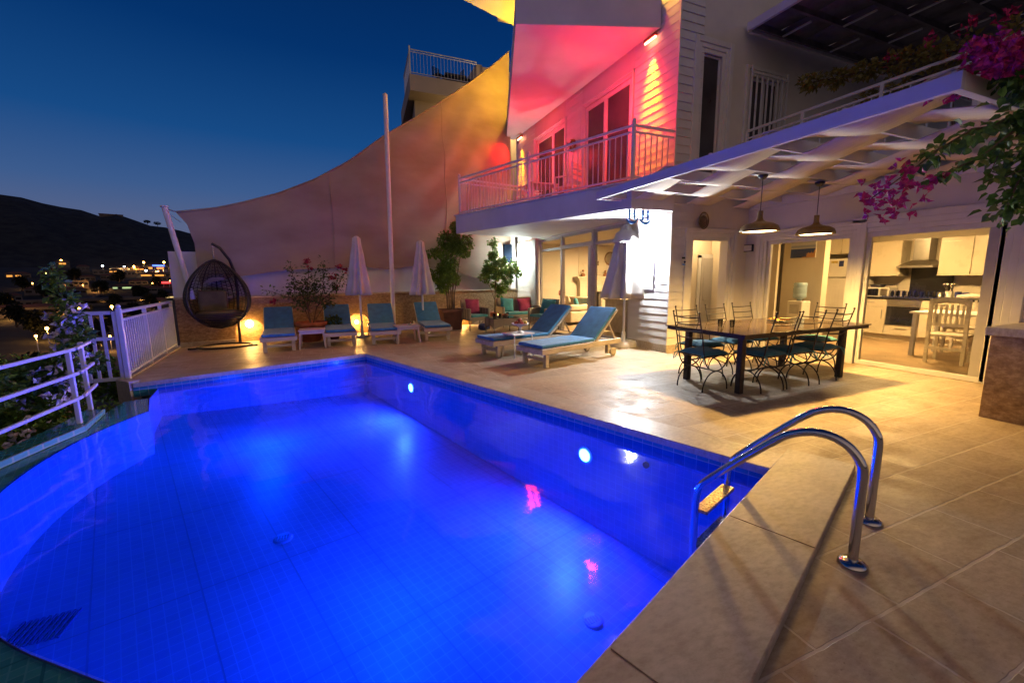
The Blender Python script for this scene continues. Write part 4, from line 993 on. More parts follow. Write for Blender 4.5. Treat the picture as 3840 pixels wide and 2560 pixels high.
# ------------------------------------------------------------------ closed umbrellas
def umbrella(label, loc, ztop, zbot, rb, base, group, flap=False):
    t = thing('closed_umbrella', label, 'umbrella', loc, RND.uniform(0, 3), group)
    rr = random.Random(int(loc[0] * 100)); ph = rr.random() * 6
    b = MB(); b.tube([(0, 0, .05), (0, 0, ztop - .02)], .026, 12); b.build('pole', MT['metal_white'], t)
    def wob(u, v): return 1 + (.26 * sin(2 * pi * u * 8 + ph + v * 1.2) + .10 * sin(2 * pi * u * 13 + v * 3)) * min(1, .25 + v * 1.1)
    h = ztop - zbot
    pr = [(.05, ztop), (.085, ztop - .02), (rb * .38, ztop - h * .14), (rb * .52, ztop - h * .3), (rb * .62, ztop - h * .5), (rb * .78, ztop - h * .72), (rb * .95, ztop - h * .92), (rb, zbot)]
    b = MB(); b.lathe(pr, n=96, cap=False, wob=wob); b.build('canopy', MT['umbrella'], t, solid=.006)
    b = MB(); b.lathe([(.06, ztop), (.055, ztop + .02), (.02, ztop + .03)], n=12); b.build('finial', MT['umbrella'], t)
    if flap:
        b = MB(); b.lathe([(.04, ztop - .05), (rb * .52, ztop - h * .10), (rb * .66, ztop - h * .22), (rb * .64, ztop - h * .235)], n=64, cap=False, wob=lambda u, v: 1 + .08 * sin(2 * pi * u * 7 + 1) * v); b.build('top_flap', MT['umbrella'], t, solid=.006)
    b = MB(); b.lathe([(base, 0), (base, .09), (base * .9, .12), (.05, .13), (.04, .30)] if base > .2 else [(base, 0), (base, .04), (.04, .06), (.035, .3)], n=28); b.build('base', MT['white'], t)
    return t
GU = 'closed white umbrellas'
umbrella('closed white umbrella standing between the flowering shrub and the mast', (-5.08, 5.05, 0), 2.45, 1.06, .255, .16, GU)
umbrella('closed white umbrella right of the mast, beside the tall ficus', (-3.52, 5.15, 0), 2.40, 1.03, .265, .16, GU)
umbrella('closed white umbrella by the glaring wall lamp, on a round white base', (-.20, 1.02, 0), 2.44, 1.0, .37, .27, GU, True)

# ------------------------------------------------------------------ hanging egg chair
t = thing('egg_chair', 'black rattan egg chair hanging from a curved stand in front of the stone wall', 'hanging chair', (-7.95, 4.85, 0))
b = MB(); b.tube([(.42 * cos(a) * 1.2, .40 * sin(a), .03) for a in [2 * pi * k / 40 for k in range(40)]], .022, 8, True); b.build('base_ring', MT['iron'], t)
b = MB(); b.tube([(.22, .38, .03), (.23, .40, .6), (.27, .40, 1.2), (.26, .38, 1.62), (.20, .28, 1.90), (.08, .10, 2.14), (-.03, 0, 2.22)], .030, 10); b.build('stand_arm', MT['iron'], t)
b = MB(); b.tube([(-.03, 0, 2.20), (-.03, 0, 1.86)], .008, 6)
for k in range(6): b.ball((-.03, 0, 1.90 + k * .05), .018, 6, 4, 1.3)
b.build('chain', MT['steel_b'], t)
# egg profile, open on the camera side
view = Vector((CAMX + 7.95, CAMY - 4.85, 0)).normalized(); va = atan2(view.y, view.x)
def egg(th, v):  # v 0 bottom .. 1 top
    z = .43 + 1.45 * v; s = sin(pi * min(max(v, .0), 1) ** .82) ** .62
    r = .60 * s
    return Vector((r * cos(th) - .03, r * sin(th), z))
b = MB(); OPEN = radians(62)
for k in range(25):
    th = va + OPEN + (2 * pi - 2 * OPEN) * k / 24
    b.tube([egg(th, .02 + .97 * j / 22) for j in range(23)], .006 if k % 3 else .012, 5, cap=False)
for j in range(46):
    v = .03 + .94 * j / 45
    b.tube([egg(va + OPEN + (2 * pi - 2 * OPEN) * k / 30, v) + Vector((0, 0, .006 * ((k + j) % 2))) for k in range(31)], .0085, 4, cap=False)
for th in (va + OPEN, va - OPEN):
    b.tube([egg(th, .0 + 1.0 * j / 24) for j in range(25)], .026, 8)
for j in range(9):
    v = .02 + .026 * j
    b.tube([egg(va + 2 * pi * k / 36, v) for k in range(36)], .012, 5, True)
b.tube([egg(va + 2 * pi * k / 30, .985) for k in range(30)], .02, 6, True)
b.build('basket', MT['wicker_dark'], t)
c = MB(); cz = Matrix.Translation((-.03 - .05 * cos(va), -.05 * sin(va), .68))
b = MB(); b.lathe([(.02, -.06), (.34, -.05), (.42, .02), (.40, .09), (.30, .13), (.02, .13)], n=28, wob=lambda u, v: 1 + .03 * sin(u * 2 * pi * 6)); b.v = [tuple(cz @ Vector(v)) for v in b.v]; b.build('seat_cushion', MT['cushion'], t)
Mx = Matrix.Translation((-.03 - .30 * cos(va) + .10 * sin(va), -.30 * sin(va) - .1 * cos(va), 1.0)) @ Matrix.Rotation(va, 4, 'Z') @ Matrix.Rotation(radians(-14), 4, 'Y')
slab(-.07, .07, -.27, .27, -.26, .24, 'back_cushion', 'cushion', t, .06, Mx)
b = MB(); b.box(.4, .62, -.08, -.02, 0, .03); b.box(-.65, -.45, -.12, -.06, 0, .03); b.build('foot_bar', MT['iron'], t)

# ------------------------------------------------------------------ dining set
t = thing('dining_table', 'dark glass topped dining table with square iron legs', 'table', (-.235, -2.11, 0))
b = MB(); b.box(-1.22, 1.22, -.62, .62, .742, .756); top = b.build('table_top', M('smoked_glass', (.045, .032, .024), .06, var=.1, vs=3), t, bevel=.003, seg=1)
b = MB(); b.box(-1.20, 1.20, -.60, -.55, .70, .741); b.box(-1.20, 1.20, .55, .60, .70, .741); b.box(-1.20, -1.15, -.55, .55, .70, .741); b.box(1.15, 1.20, -.55, .55, .70, .741); b.build('apron', MT['iron'], t)
for sx in (-1, 1):
    for sy in (-1, 1):
        b = MB(); b.box(sx * .99 - .035, sx * .99 + .035, sy * .41 - .035, sy * .41 + .035, 0, .741); b.build('leg', MT['iron'], t, bevel=.004)
def iron_chair():
    t = thing('dining_chair', 'x', 'chair')     # faces +x, seat centre at the origin
    r = .0085
    for s in (-1, 1):
        y = s * .205
        post_ = [(-.33, y, .97), (-.30, y, .86), (-.25, y, .66), (-.215, y, .47)]
        b = MB(); b.tube(post_ + [(-.20 + .40 * .5 * (1 - cos(pi * k / 12)), y, .45 - .20 * sin(pi * k / 12)) for k in range(1, 13)], r, 7); b.ball((-.33, y, .985), .014, 8, 5); b.build('side_frame', MT['iron'], t)
        b = MB(); b.tube([(.21 * cos(pi * k / 14), y, .25 * sin(pi * k / 14)) for k in range(15)], r, 7); b.build('leg_arch', MT['iron'], t)
    for k, z in enumerate((.93, .845, .76, .675)):
        x = -.33 + (.97 - z) * .255
        b = MB(); b.tube([(x - .035 * sin(pi * j / 10), -.205 + .41 * j / 10, z - .01 * sin(pi * j / 10)) for j in range(11)], r * .9, 6); b.build('back_rung', MT['iron'], t)
    b = MB()
    for x in (-.21, .20): b.tube([(x, -.205, .445), (x, .205, .445)], r, 6)
    b.tube([(0, -.205, .25), (0, .205, .25)], r, 6)
    for s in (-1, 1): b.tube([(-.21, s * .2, .445), (.2, s * .2, .445)], r, 6)
    for s in (-1, 1): b.tube([(-.15, s * .205, .34), (0, s * .1, .42), (.15, s * .205, .34)], r * .7, 5)
    b.build('seat_frame', MT['iron'], t)
    b = MB(); b.grid(lambda u, v: ((u - .5) * .43, (v - .5) * .43, .462 + .045 * (1 - (2 * u - 1) ** 6) * (1 - (2 * v - 1) ** 6) + .004 * sin(u * 21) * sin(v * 17)), 16, 16)
    b.grid(lambda u, v: ((u - .5) * .43, (.5 - v) * .43, .456), 4, 4); b.build('seat_cushion', MT['teal'], t)
    b = MB()
    for s in (-1, 1): b.tube([(-.21, s * .2, .47), (-.26, s * .23, .44), (-.25, s * .25, .36)], .006, 5); b.tube([(-.21, s * .2, .47), (-.24, s * .19, .45), (-.28, s * .2, .38)], .006, 5)
    b.build('cushion_ties', MT['teal'], t)
    return t
GC = 'iron dining chairs round the table'
ch = iron_chair(); ch.location = (-1.38, -2.10, 0); tag(ch, 'iron chair with teal cushion at the left end of the table, nearest the lit wall', group=GC)
for x, y, a, lb in ((-.80, -2.44, 90, 'iron chair on the camera side of the table, leftmost of three there'), (-.31, -2.44, 88, 'iron chair on the camera side of the table, middle of three there'), (.28, -2.44, 94, 'iron chair on the camera side of the table, nearest the kitchen window'),
                    (-.86, -1.60, -90, 'iron chair behind the table, leftmost of three there, before the open door'), (-.22, -1.56, -88, 'iron chair behind the table, middle of three there'), (.40, -1.52, -91, 'iron chair behind the table, rightmost of three there, left of the water cooler'),
                    (1.02, -2.0, 180, 'iron chair at the far right end of the table before the fridge')):
    dup(ch, (x, y, 0), radians(a), lb, GC)
t = thing('snack_plate', 'round plate heaped with golden snacks on the dining table', 'plate', (.22, -1.98, .757))
b = MB(); b.lathe([(.06, 0), (.17, .02), (.165, .026), (.05, .008), (.001, .008)], n=28); b.build('plate', MT['dark'], t)
b = MB(); r_ = random.Random(4)
for k in range(26):
    a, q = r_.random() * 6.3, .14 * math.sqrt(r_.random()); b.ball((q * cos(a), q * sin(a), .035 + r_.random() * .012), .022, 7, 4, .6)
b.build('snacks', MT['snack'], t)
for k, (x, y) in enumerate(((-1.02, -2.02), (-.97, -2.16))):
    t = thing('drinking_glass', ('small clear glass on the left end of the table, further one', 'small clear glass on the left end of the table, nearer one')[k], 'glass', (x, y, .757), 0, 'glasses on the dining table')
    b = MB(); b.lathe([(.026, 0), (.034, .10), (.031, .10), (.024, .006), (.001, .006)], n=16); b.build('glass', MT['glass'], t)

# pendants
def pendant(x, y, lb):
    t = thing('pendant_lamp', lb, 'pendant lamp', (x, y, 1.985), 0, 'pendant lamps over the dining table')
    b = MB(); b.lathe([(.060, .72), (.060, .70), (.03, .665), (.004, .66)], n=20); b.build('canopy', MT['dark'], t)
    b = MB(); b.tube([(0, 0, .66), (0, 0, .27)], .005, 6); b.build('cord', MT['dark'], t)
    b = MB(); b.lathe([(.032, .27), (.034, .18), (.045, .15), (.085, .125), (.165, .105), (.215, .075), (.236, .03), (.238, .0), (.230, .0), (.226, .03), (.205, .068), (.16, .095), (.08, .115), (.03, .135)], n=40, cap=False); b.build('lamp_shade', MT['lamp_dark'], t)
    b = MB(); b.lathe([(.001, .05), (.19, .045), (.215, .018), (.20, .012), (.001, .010)], n=32, cap=False); b.build('diffuser', EM('pendant_diffuser', (1, .78, .42), 9) if 'pendant_diffuser' not in bpy.data.materials else bpy.data.materials['pendant_diffuser'], t)
    light('SPOT', 'pendant_light', (x, y, 1.965), PEND, (1, .56, .14), t, .09, 160, 1.0, (0, 0, -1))
PEND = 680
pendant(-.49, -2.08, 'bronze pendant lamp over the left half of the table, nearer the lit wall')
pendant(.67, -2.08, 'bronze pendant lamp over the right half of the table, nearer the kitchen window')

# ------------------------------------------------------------------ wall lamps
FLOODE = EM('flood_lens', (.92, .97, 1), 25)
t = thing('wall_lamp', 'glaring white wall lamp on the lap siding behind the closed umbrella', 'wall lamp', (0, .72, 1.86), 0, 'white wall lamps under the balcony')
b = MB(); b.box(-.05, -.021, -.07, .07, -.09, .09); b.build('housing', MT['metal_white'], t, bevel=.006); b = MB(); b.box(-.062, -.051, -.06, .06, -.08, .08); b.build('lens', FLOODE, t)
light('POINT', 'flood', (-.15, .72, 1.86), 440, (.90, .95, 1), t, .06)
t = thing('wall_lamp', 'round white wall lamp on the far siding beside the potted ficus', 'wall lamp', (0, 6.46, 2.04), 0, 'white wall lamps under the balcony')
b = MB(); b.lathe([(.08, 0), (.08, .02)], n=20); orient(b, (-.02, 0, 0), (-1, 0, 0)); b.build('housing', MT['metal_white'], t); b = MB(); b.ball((-.10, 0, 0), .075, 16, 10); b.build('globe', EM('globe', (.9, 1, .97), 26), t)
light('POINT', 'globe_light', (-.30, -.02, 2.04 - 0) if False else (-.30, 6.44, 2.04), 150, (.86, 1, .92), t, .08)
REDE = EM('red_tube', (1, .35, .16), 14)
for y, lb, pw in ((.64, 'red wall washer lamp at the near end of the balcony, under the overhang', 1.0), (6.42, 'red wall washer lamp at the far end of the balcony, beside the shade sail', .8)):
    t = thing('wall_washer', lb, 'wall lamp', (0, y, 5.66), 0, 'red wall washers on the balcony')
    b = MB(); b.box(-.115, -.055, -.15, .15, .02, .065); b.build('housing', MT['red'], t, bevel=.006); b = MB(); b.tube([(-.085, -.14, .0), (-.085, .14, .0)], .018, 10); b.build('tube', REDE, t)
    b = MB(); b.bar((-.055, 0, .045), (.0, 0, .045), .04, .03); b.build('bracket', MT['iron'], t)
    light('SPOT', 'washer_beam', (-.14, y, 5.62), 420 * pw, (1, .30, .006), t, .02, 46, 1.0, (.12, 0, -1))
    light('SPOT', 'washer_long_beam', (-.20, y, 5.60), 700 * pw, (1, .34, .008), t, .02, 38, 1.0, (.07, 0, -1))
    light('SPOT', 'washer_flood', (-.16, y, 5.60), 235 * pw, (1, .012, .010), t, .05, 112 if y < 3 else 84, .9, (-.12, .25, -1) if y < 3 else (-.62, .12, -.55))
    light('POINT', 'washer_up', (-.70, y + (.6 if y < 3 else -1.9), 4.75), 78 * pw, (1, .03, .05), t, .12)
for y, x, z, pw, lb in ((5.3, -.45, 7.1, 190, 'yellow lamp on the upper storey above the far end of the overhang'), (.75, -.22, 6.75, 130, 'yellow lamp on the upper storey above the near red washer')):
    t = thing('upper_lamp', lb, 'wall lamp', (-.02, y, z), 0, 'yellow lamps of the upper storey'); b = MB(); b.box(-.08, -.002, -.06, .06, -.05, .05); b.build('housing', MT['iron'], t, bevel=.004); b = MB(); b.box(-.07, -.01, -.05, .05, .051, .06); b.build('lens', EM('amber_lens' + str(int(y)), (1, .6, .08), 10), t)
    light('POINT', 'upper_light', (x, y, z + .05), pw, (1, .52, .03), t, .05)
t = thing('floodlight', 'small square black floodlight, switched off, on the kitchen wall by the door', 'floodlight', (KX, -.05, 1.96))
b = MB(); b.box(-.07, -.03, -.12, .08, -.07, .07); b.build('housing', MT['dark'], t, bevel=.004); b = MB(); b.box(-.075, -.0705, -.105, .065, -.055, .055); b.build('lens', MT['appl'], t); b = MB(); b.box(-.03, 0, -.03, .0, -.02, .02); b.build('bracket', MT['dark'], t)

# ------------------------------------------------------------------ pool ladder
t = thing('pool_ladder', 'polished steel pool ladder with two arched handrails and perforated treads', 'pool ladder', (-3.18, -4.83, 0))
lo = Vector((-3.18, -4.83, 0)); dp = Vector((-.335, .942, 0)).normalized()
for f in (Vector((-3.43, -4.92, .0)), Vector((-2.93, -4.74, .0))):
    pr = [(0, 0), (0, .22), (0, .46), (.015, .53), (.06, .59), (.13, .625), (.21, .628), (.29, .60), (.37, .54), (.55, .36), (.70, .20), (.755, .13), (.775, .06), (.78, -.02), (.78, -.3), (.78, -.92)]
    P3 = [Vector(f) + dp * a + Vector((0, 0, z)) - lo for a, z in pr]
    # smooth the polyline
    Q3 = [P3[0]]
    for i in range(len(P3) - 1):
        A = P3[max(i - 1, 0)]; B = P3[i]; C_ = P3[i + 1]; D = P3[min(i + 2, len(P3) - 1)]
        for k in range(1, 5):
            u = k / 4; Q3.append(.5 * ((2 * B) + (C_ - A) * u + (2 * A - 5 * B + 4 * C_ - D) * u * u + (3 * B - A - 3 * C_ + D) * u ** 3))
    hr = MB(); hr.tube(Q3, .0215, 16); hd = hr.build('handrail', MT['steel'], t)
    b = MB(); c = f - lo; b.lathe([(.062, .0), (.062, .008), (.048, .022), (.026, .026)], (c.x, c.y, .0), 24); b.build('flange', MT['steel'], hd)
for k in range(3):
    z = -.06 - .25 * k; m = (Vector((-3.43, -4.92, 0)) + Vector((-2.93, -4.74, 0))) / 2 + dp * .76 - lo
    sd = Vector((.942, .335, 0)).normalized()
    Mx = Matrix((sd, dp, Vector((0, 0, 1)))).transposed().to_4x4(); Mx.translation = (m.x, m.y, z)
    b = MB(); b.obox(Mx, .46, .085, .025); tr = b.build('tread', MT['perf'], t, bevel=.006)
    b = MB()
    for i in range(13):
        for j in range(3):
            p = Mx @ Vector((-.20 + i * .033, -.025 + j * .025, .0145)); b.lathe([(.008, 0), (.005, .003)], p, 8)
    b.build('grip_studs', MT['perf'], tr)

# ------------------------------------------------------------------ stone counter at the right edge
t = thing('stone_counter', 'brown travertine counter with a thick stone top at the right edge', 'counter', (.11, -4.09, 0))
b = MB(); b.box(.06, 2.0, -1.0, -.03, 0, .82); b.build('body', MT['stone'], t, bevel=.004)
b = MB(); b.box(.0, 1.85, -1.03, .0, .822, .905); b.build('counter_top', MT['coping'], t, bevel=.01)
# ------------------------------------------------------------------ rattan set
def cushion(name, label, mat, loc, rot, w=.42, group=None):
    b = MB()
    def fn(sgn):
        def g(u, v):
            a, c = 2 * u - 1, 2 * v - 1
            pin = 1 - .10 * (1 - abs(c) ** 1) * 0 - .07 * (1 - c * c) * abs(a) ** 3; pin2 = 1 - .07 * (1 - a * a) * abs(c) ** 3
            return (a * w / 2 * pin, sgn * .075 * max(0, (1 - a * a)) ** .45 * max(0, (1 - c * c)) ** .45, c * w / 2 * pin2)
        return g
    b.grid(fn(-1), 14, 14); b.grid(lambda u, v: fn(1)(1 - u, v), 14, 14)
    t = thing(name, label, 'cushion', loc, 0, group); t.rotation_euler = rot
    b.build('cover', MT[mat], t); b = MB()
    k = w / 2 * .99
    b.tube([(-k, 0, -k), (0, 0, -k * .94), (k, 0, -k), (k * .94, 0, 0), (k, 0, k), (0, 0, k * .94), (-k, 0, k), (-k * .94, 0, 0)], .006, 5, True); b.build('piping', MT[mat], t)
    return t
def rattan_seat(name, label, cat, w, loc, rz):
    """faces -y, back at +y"""
    t = thing(name, label, cat, loc, rz); d = .66
    b = MB(); b.box(-w / 2 + .06, w / 2 - .06, -d / 2 + .02, d / 2 - .05, .27, .36)
    n = 12; vs = []
    for k in range(n + 1):
        x = -w / 2 + .07 + (w - .14) * k / n; vs += [(x, -d / 2, .27 - .10 * (abs(2 * k / n - 1) ** 2.5)), (x, -d / 2, .37)]
    b.add(vs, [(2 * k, 2 * k + 2, 2 * k + 3, 2 * k + 1) for k in range(n)]); b.build('seat_base', MT['rattan'], t)
    b = MB(); b.grid(lambda u, v: (-w / 2 + .04 + (w - .08) * u, d / 2 - .05 + .06 * v - .03 * (2 * u - 1) ** 2, .30 + .54 * v), 12, 6); b.build('backrest', MT['rattan'], t, solid=.04)
    for s in (-1, 1):
        b = MB(); b.box(s * (w / 2 - .035) - .035, s * (w / 2 - .035) + .035, -d / 2, d / 2 - .06, .30, .61); b.build('armrest', MT['rattan'], t, bevel=.02)
        for y in (-d / 2 + .03, d / 2 - .06): b = MB(); b.tube([(s * (w / 2 - .035), y, .30), (s * (w / 2 - .03), y, 0)], .018, 8); b.build('leg', MT['rattan'], t)
    slab(-w / 2 + .08, w / 2 - .08, -d / 2 - .01, d / 2 - .09, .365, .44, 'seat_cushion', 'teal', t, .025)
    return t
rattan_seat('rattan_sofa', 'grey rattan two seat sofa with teal seat pad by the far siding', 'sofa', 1.24, (-.60, 5.52, 0), 0)
cushion('throw_cushion', 'teal cushion on the left of the rattan sofa', 'teal', (-.93, 5.56, .64), (radians(-16), radians(6), .05), .43, 'cushions on the rattan seats')
cushion('throw_cushion', 'magenta cushion on the right of the rattan sofa', 'magenta', (-.36, 5.57, .63), (radians(-16), radians(-5), -.06), .41, 'cushions on the rattan seats')
rattan_seat('rattan_armchair', 'grey rattan armchair before the stone wall with a magenta cushion', 'armchair', .66, (-2.02, 5.35, 0), radians(8))
cushion('throw_cushion', 'magenta cushion on the left rattan armchair', 'magenta', (-2.06, 5.40, .65), (radians(-14), radians(2), radians(8)), .43, 'cushions on the rattan seats')
rattan_seat('rattan_armchair', 'grey rattan armchair seen from the side at the glass door, with a teal cushion', 'armchair', .66, (-.33, 4.32, 0), radians(-68))
cushion('throw_cushion', 'teal cushion on the armchair by the glass door', 'teal', (-.20, 4.36, .64), (radians(-18), radians(4), radians(-58)), .43, 'cushions on the rattan seats')
t = thing('coffee_table', 'low rattan coffee table with drinks on it before the sofa', 'coffee table', (-1.62, 4.25, 0), radians(4))
w, d = .74, .56
b = MB()
for (ax, s) in (('y', -1), ('y', 1), ('x', -1), ('x', 1)):
    n = 10; vs = []; LL = w if ax == 'y' else d
    for k in range(n + 1):
        u = -LL / 2 + LL * k / n; zb = .22 - .09 * abs(2 * k / n - 1) ** 2.2
        p = (u, s * d / 2) if ax == 'y' else (s * w / 2, u); vs += [(*p, zb), (*p, .40)]
    b.add(vs, [(2 * k, 2 * k + 2, 2 * k + 3, 2 * k + 1) for k in range(n)])
b.build('apron', MT['rattan'], t, solid=.02)
b = MB(); b.box(-w / 2, w / 2, -d / 2, d / 2, .402, .42); b.build('table_top', MT['oven'], t, bevel=.004)
for sx in (-1, 1):
    for sy in (-1, 1): b = MB(); b.tube([(sx * (w / 2 - .02), sy * (d / 2 - .02), .40), (sx * (w / 2 - .015), sy * (d / 2 - .015), 0)], .017, 8); b.build('leg', MT['rattan'], t)
for k, (x, y, kind, lb) in enumerate([(-1.86, 4.20, 'glass', 'small glass at the left end of the coffee table'), (-1.74, 4.12, 'glass', 'small glass at the front of the coffee table'), (-1.42, 4.36, 'glass', 'small glass at the right of the coffee table')]):
    t = thing('drinking_glass', lb, 'glass', (x, y, .421), 0, 'glasses on the coffee table')
    b = MB(); b.lathe([(.03, 0), (.036, .10), (.033, .10), (.028, .008), (.001, .008)], n=14); b.build('glass', MT['glass'], t); b = MB(); b.lathe([(.027, .01), (.030, .06), (.001, .06)], n=12); b.build('drink', MT['snack'], t)
t = thing('candle_dish', 'dish with a lit candle on the coffee table', 'candle', (-1.72, 4.30, .421)); b = MB(); b.lathe([(.05, 0), (.07, .02), (.001, .012)], n=16); b.build('dish', MT['steel'], t); b = MB(); b.lathe([(.02, .012), (.02, .05), (.001, .05)], n=10); b.build('candle', MT['white'], t); b = MB(); b.lathe([(.001, .052), (.008, .062), (.001, .085)], n=8); b.build('flame', EM('flame', (1, .55, .15), 25), t)
t = thing('serving_bowl', 'dark bowl of fruit in the middle of the coffee table', 'bowl', (-1.54, 4.24, .421)); b = MB(); b.lathe([(.05, 0), (.11, .05), (.10, .05), (.04, .012), (.001, .012)], n=20); b.build('bowl', MT['brown'], t); b = MB()
for k in range(8): b.ball((.06 * cos(k * .8), .06 * sin(k * .8), .055), .027, 8, 5)
b.build('fruit', MT['fruit'], t)
t = thing('cloth_bag', 'dark blue bag on the floor under the left armchair', 'bag', (-1.86, 5.02, 0), .2)
b = MB(); b.grid(lambda u, v: ((2 * u - 1) * .20 * (1 - .2 * v), 0 + .11 * sin(2 * pi * v) * (1 - abs(2 * u - 1) ** 4), .10 - .10 * cos(2 * pi * v) * (1 - .5 * abs(2 * u - 1) ** 3)), 14, 16); b.build('body', MT['navy'], t); b = MB(); b.tube([(-.08, 0, .18), (-.05, .0, .24), (.05, 0, .24), (.08, 0, .18)], .008, 6); b.build('handle', MT['navy'], t)

# ------------------------------------------------------------------ potted plants
def pot_round(t, r, h, mat='terracotta'):
    b = MB(); b.lathe([(r * .62, 0), (r * .92, h * .8), (r, h * .8), (r * 1.02, h), (r * .9, h), (r * .84, h * .86), (.001, h * .86)], n=32); b.build('pot', MT[mat], t)
    b = MB(); b.lathe([(r * .86, h * .862), (r * .5, h * .9), (.001, h * .9)], n=20, cap=False); b.build('soil', MT['soil'], t)
def branchy(t, stems, mat='bark'):
    b = MB()
    for pts, r in stems: b.tube(pts, [r * (1 - .75 * i / (len(pts) - 1)) for i in range(len(pts))], 6)
    b.build('stems', MT[mat], t)
def sprig(mb, pts, n, rad, L, Wd, rr):
    for i in range(n):
        k = rr.random() * (len(pts) - 1); i0 = int(k); p = Vector(pts[i0]).lerp(Vector(pts[min(i0 + 1, len(pts) - 1)]), k - i0)
        d = Vector((rr.gauss(0, 1), rr.gauss(0, 1), rr.gauss(0, .8))).normalized()
        mb.leaf(p + d * rad * rr.random(), d + Vector((0, 0, -.2)), (rr.gauss(0, .5), rr.gauss(0, .5), 1), L * rr.uniform(.7, 1.3), Wd * rr.uniform(.7, 1.3))
def blooms(mb, c, n, rad, L, rr, hz=1):
    for i in range(n):
        d = Vector((rr.gauss(0, 1), rr.gauss(0, 1), rr.gauss(0, 1))).normalized(); p = Vector(c) + Vector((d.x, d.y, d.z * hz)) * rad * rr.random() ** .5
        ax = Vector((rr.gauss(0, 1), rr.gauss(0, 1), rr.gauss(0, 1))).normalized(); s = ax.orthogonal().normalized()
        for k in range(3):
            dd = Matrix.Rotation(2 * pi * k / 3, 3, ax) @ s + ax * .6
            mb.leaf(p, dd, ax, L * rr.uniform(.8, 1.2), L * .8)
rr = random.Random(5)
# flowering shrub in the wide bowl
t = thing('potted_shrub', 'sparse flowering shrub with dark red blooms in a wide terracotta bowl', 'potted plant', (-6.22, 5.0, 0))
pot_round(t, .36, .46)
S = [([(0, 0, .4), (-.05, .0, .8), (-.02, .05, 1.25), (.03, .05, 1.55), (.02, .1, 1.83)], .016), ([(0, 0, .4), (-.1, 0, .75), (-.3, .02, 1.0), (-.6, .05, 1.12), (-.9, .02, 1.24)], .013), ([(.0, 0, .7), (-.12, -.05, 1.05), (-.28, 0, 1.35), (-.33, 0, 1.85)], .012),
     ([(.05, 0, .4), (.15, 0, .8), (.38, .02, 1.05), (.62, 0, 1.28), (.85, .02, 1.62)], .014), ([(.2, 0, .85), (.32, .03, 1.2), (.34, 0, 1.5), (.38, .0, 1.86)], .012), ([(.1, 0, .5), (.3, -.05, .8), (.48, 0, 1.0)], .01), ([(-.05, 0, .8), (.1, .0, 1.05), (.2, .05, 1.35), (.16, 0, 1.5)], .011)]
branchy(t, S)
b = MB()
for pts, r in S: sprig(b, pts[1:], 95, .15, .075, .045, rr)
for c in ((-.05, 0, 1.3), (.1, 0, 1.1), (-.3, 0, 1.25), (.62, 0, 1.35), (-.15, 0, .95)): crown(b, c, .2, 110, .075, .045, 1.0, int(c[0] * 100), hollow=.1)
b.build('foliage', MT['leaf_dark'], t)
for c, n, q in (((.02, .05, 1.86), 14, .07), ((.08, 0, 1.72), 8, .06), ((.55, 0, 1.5), 16, .10), ((.85, 0, 1.66), 12, .08), ((.7, 0, 1.75), 10, .08), ((-.72, -.1, .96), 12, .08), ((.62, 0, 1.25), 8, .08)): b = MB(); blooms(b, c, n, q, .055, rr); tag(b.build('flower_cluster', MT['petal_red'], t), kind='stuff')
t = thing('potted_shrub', 'low dark bushy plant in a small pot behind the second lounger', 'potted plant', (-5.72, 5.02, 0))
pot_round(t, .15, .26, 'brownpot'); b = MB(); crown(b, (0, 0, .40), .2, 420, .07, .045, .8, 9); b.build('foliage', MT['leaf_dark'], t)
def ficus(label, loc, pot, stems, lobes, seed, grp='potted ficus trees'):
    t = thing('potted_ficus', label, 'potted tree', loc, 0, grp)
    pot(t); branchy(t, stems); b = MB()
    for i, (c, r, n, hz) in enumerate(lobes): crown(b, c, r, n, .085, .05, hz, seed + i, hollow=.25, clumps=7, droop=.5)
    b.build('foliage', MT['leaf'], t); return t
def sqpot(t):
    b = MB(); vs = []
    for w, z in ((.22, 0), (.30, .50), (.345, .50), (.345, .58), (.29, .58), (.28, .52)):
        vs += [(-w, -w, z), (w, -w, z), (w, w, z), (-w, w, z)]
    b.add(vs, [(4 * i + k, 4 * i + (k + 1) % 4, 4 * i + 4 + (k + 1) % 4, 4 * i + 4 + k) for i in range(5) for k in range(4)] + [(3, 2, 1, 0)]); b.build('pot', MT['brownpot'], t, bevel=.008)
    b = MB(); b.box(-.28, .28, -.28, .28, .5, .525); b.build('soil', MT['soil'], t)
ficus('tall ficus with many thin stems in a square brown pot beside the last lounger', (-2.60, 5.75, 0), sqpot,
      [([(x, y, .5), (x * 1.2, y, 1.0), (x * 2.2, y * 1.5, 1.5), (x * 3.2 + .02, y * 2, 2.1)], .024) for x, y in ((-.09, 0), (-.03, .04), (.04, -.03), (.1, .02), (0, -.06), (.07, .06))],
      [((.02, 0, 1.55), .55, 2100, .75), ((.12, 0, 2.15), .50, 2000, .9), ((-.42, 0, 2.15), .22, 420, .9), ((.15, 0, 2.65), .28, 620, 1.1), ((-.25, .05, 1.5), .35, 700, .8), ((.40, 0, 2.3), .25, 500, .9)], 21)
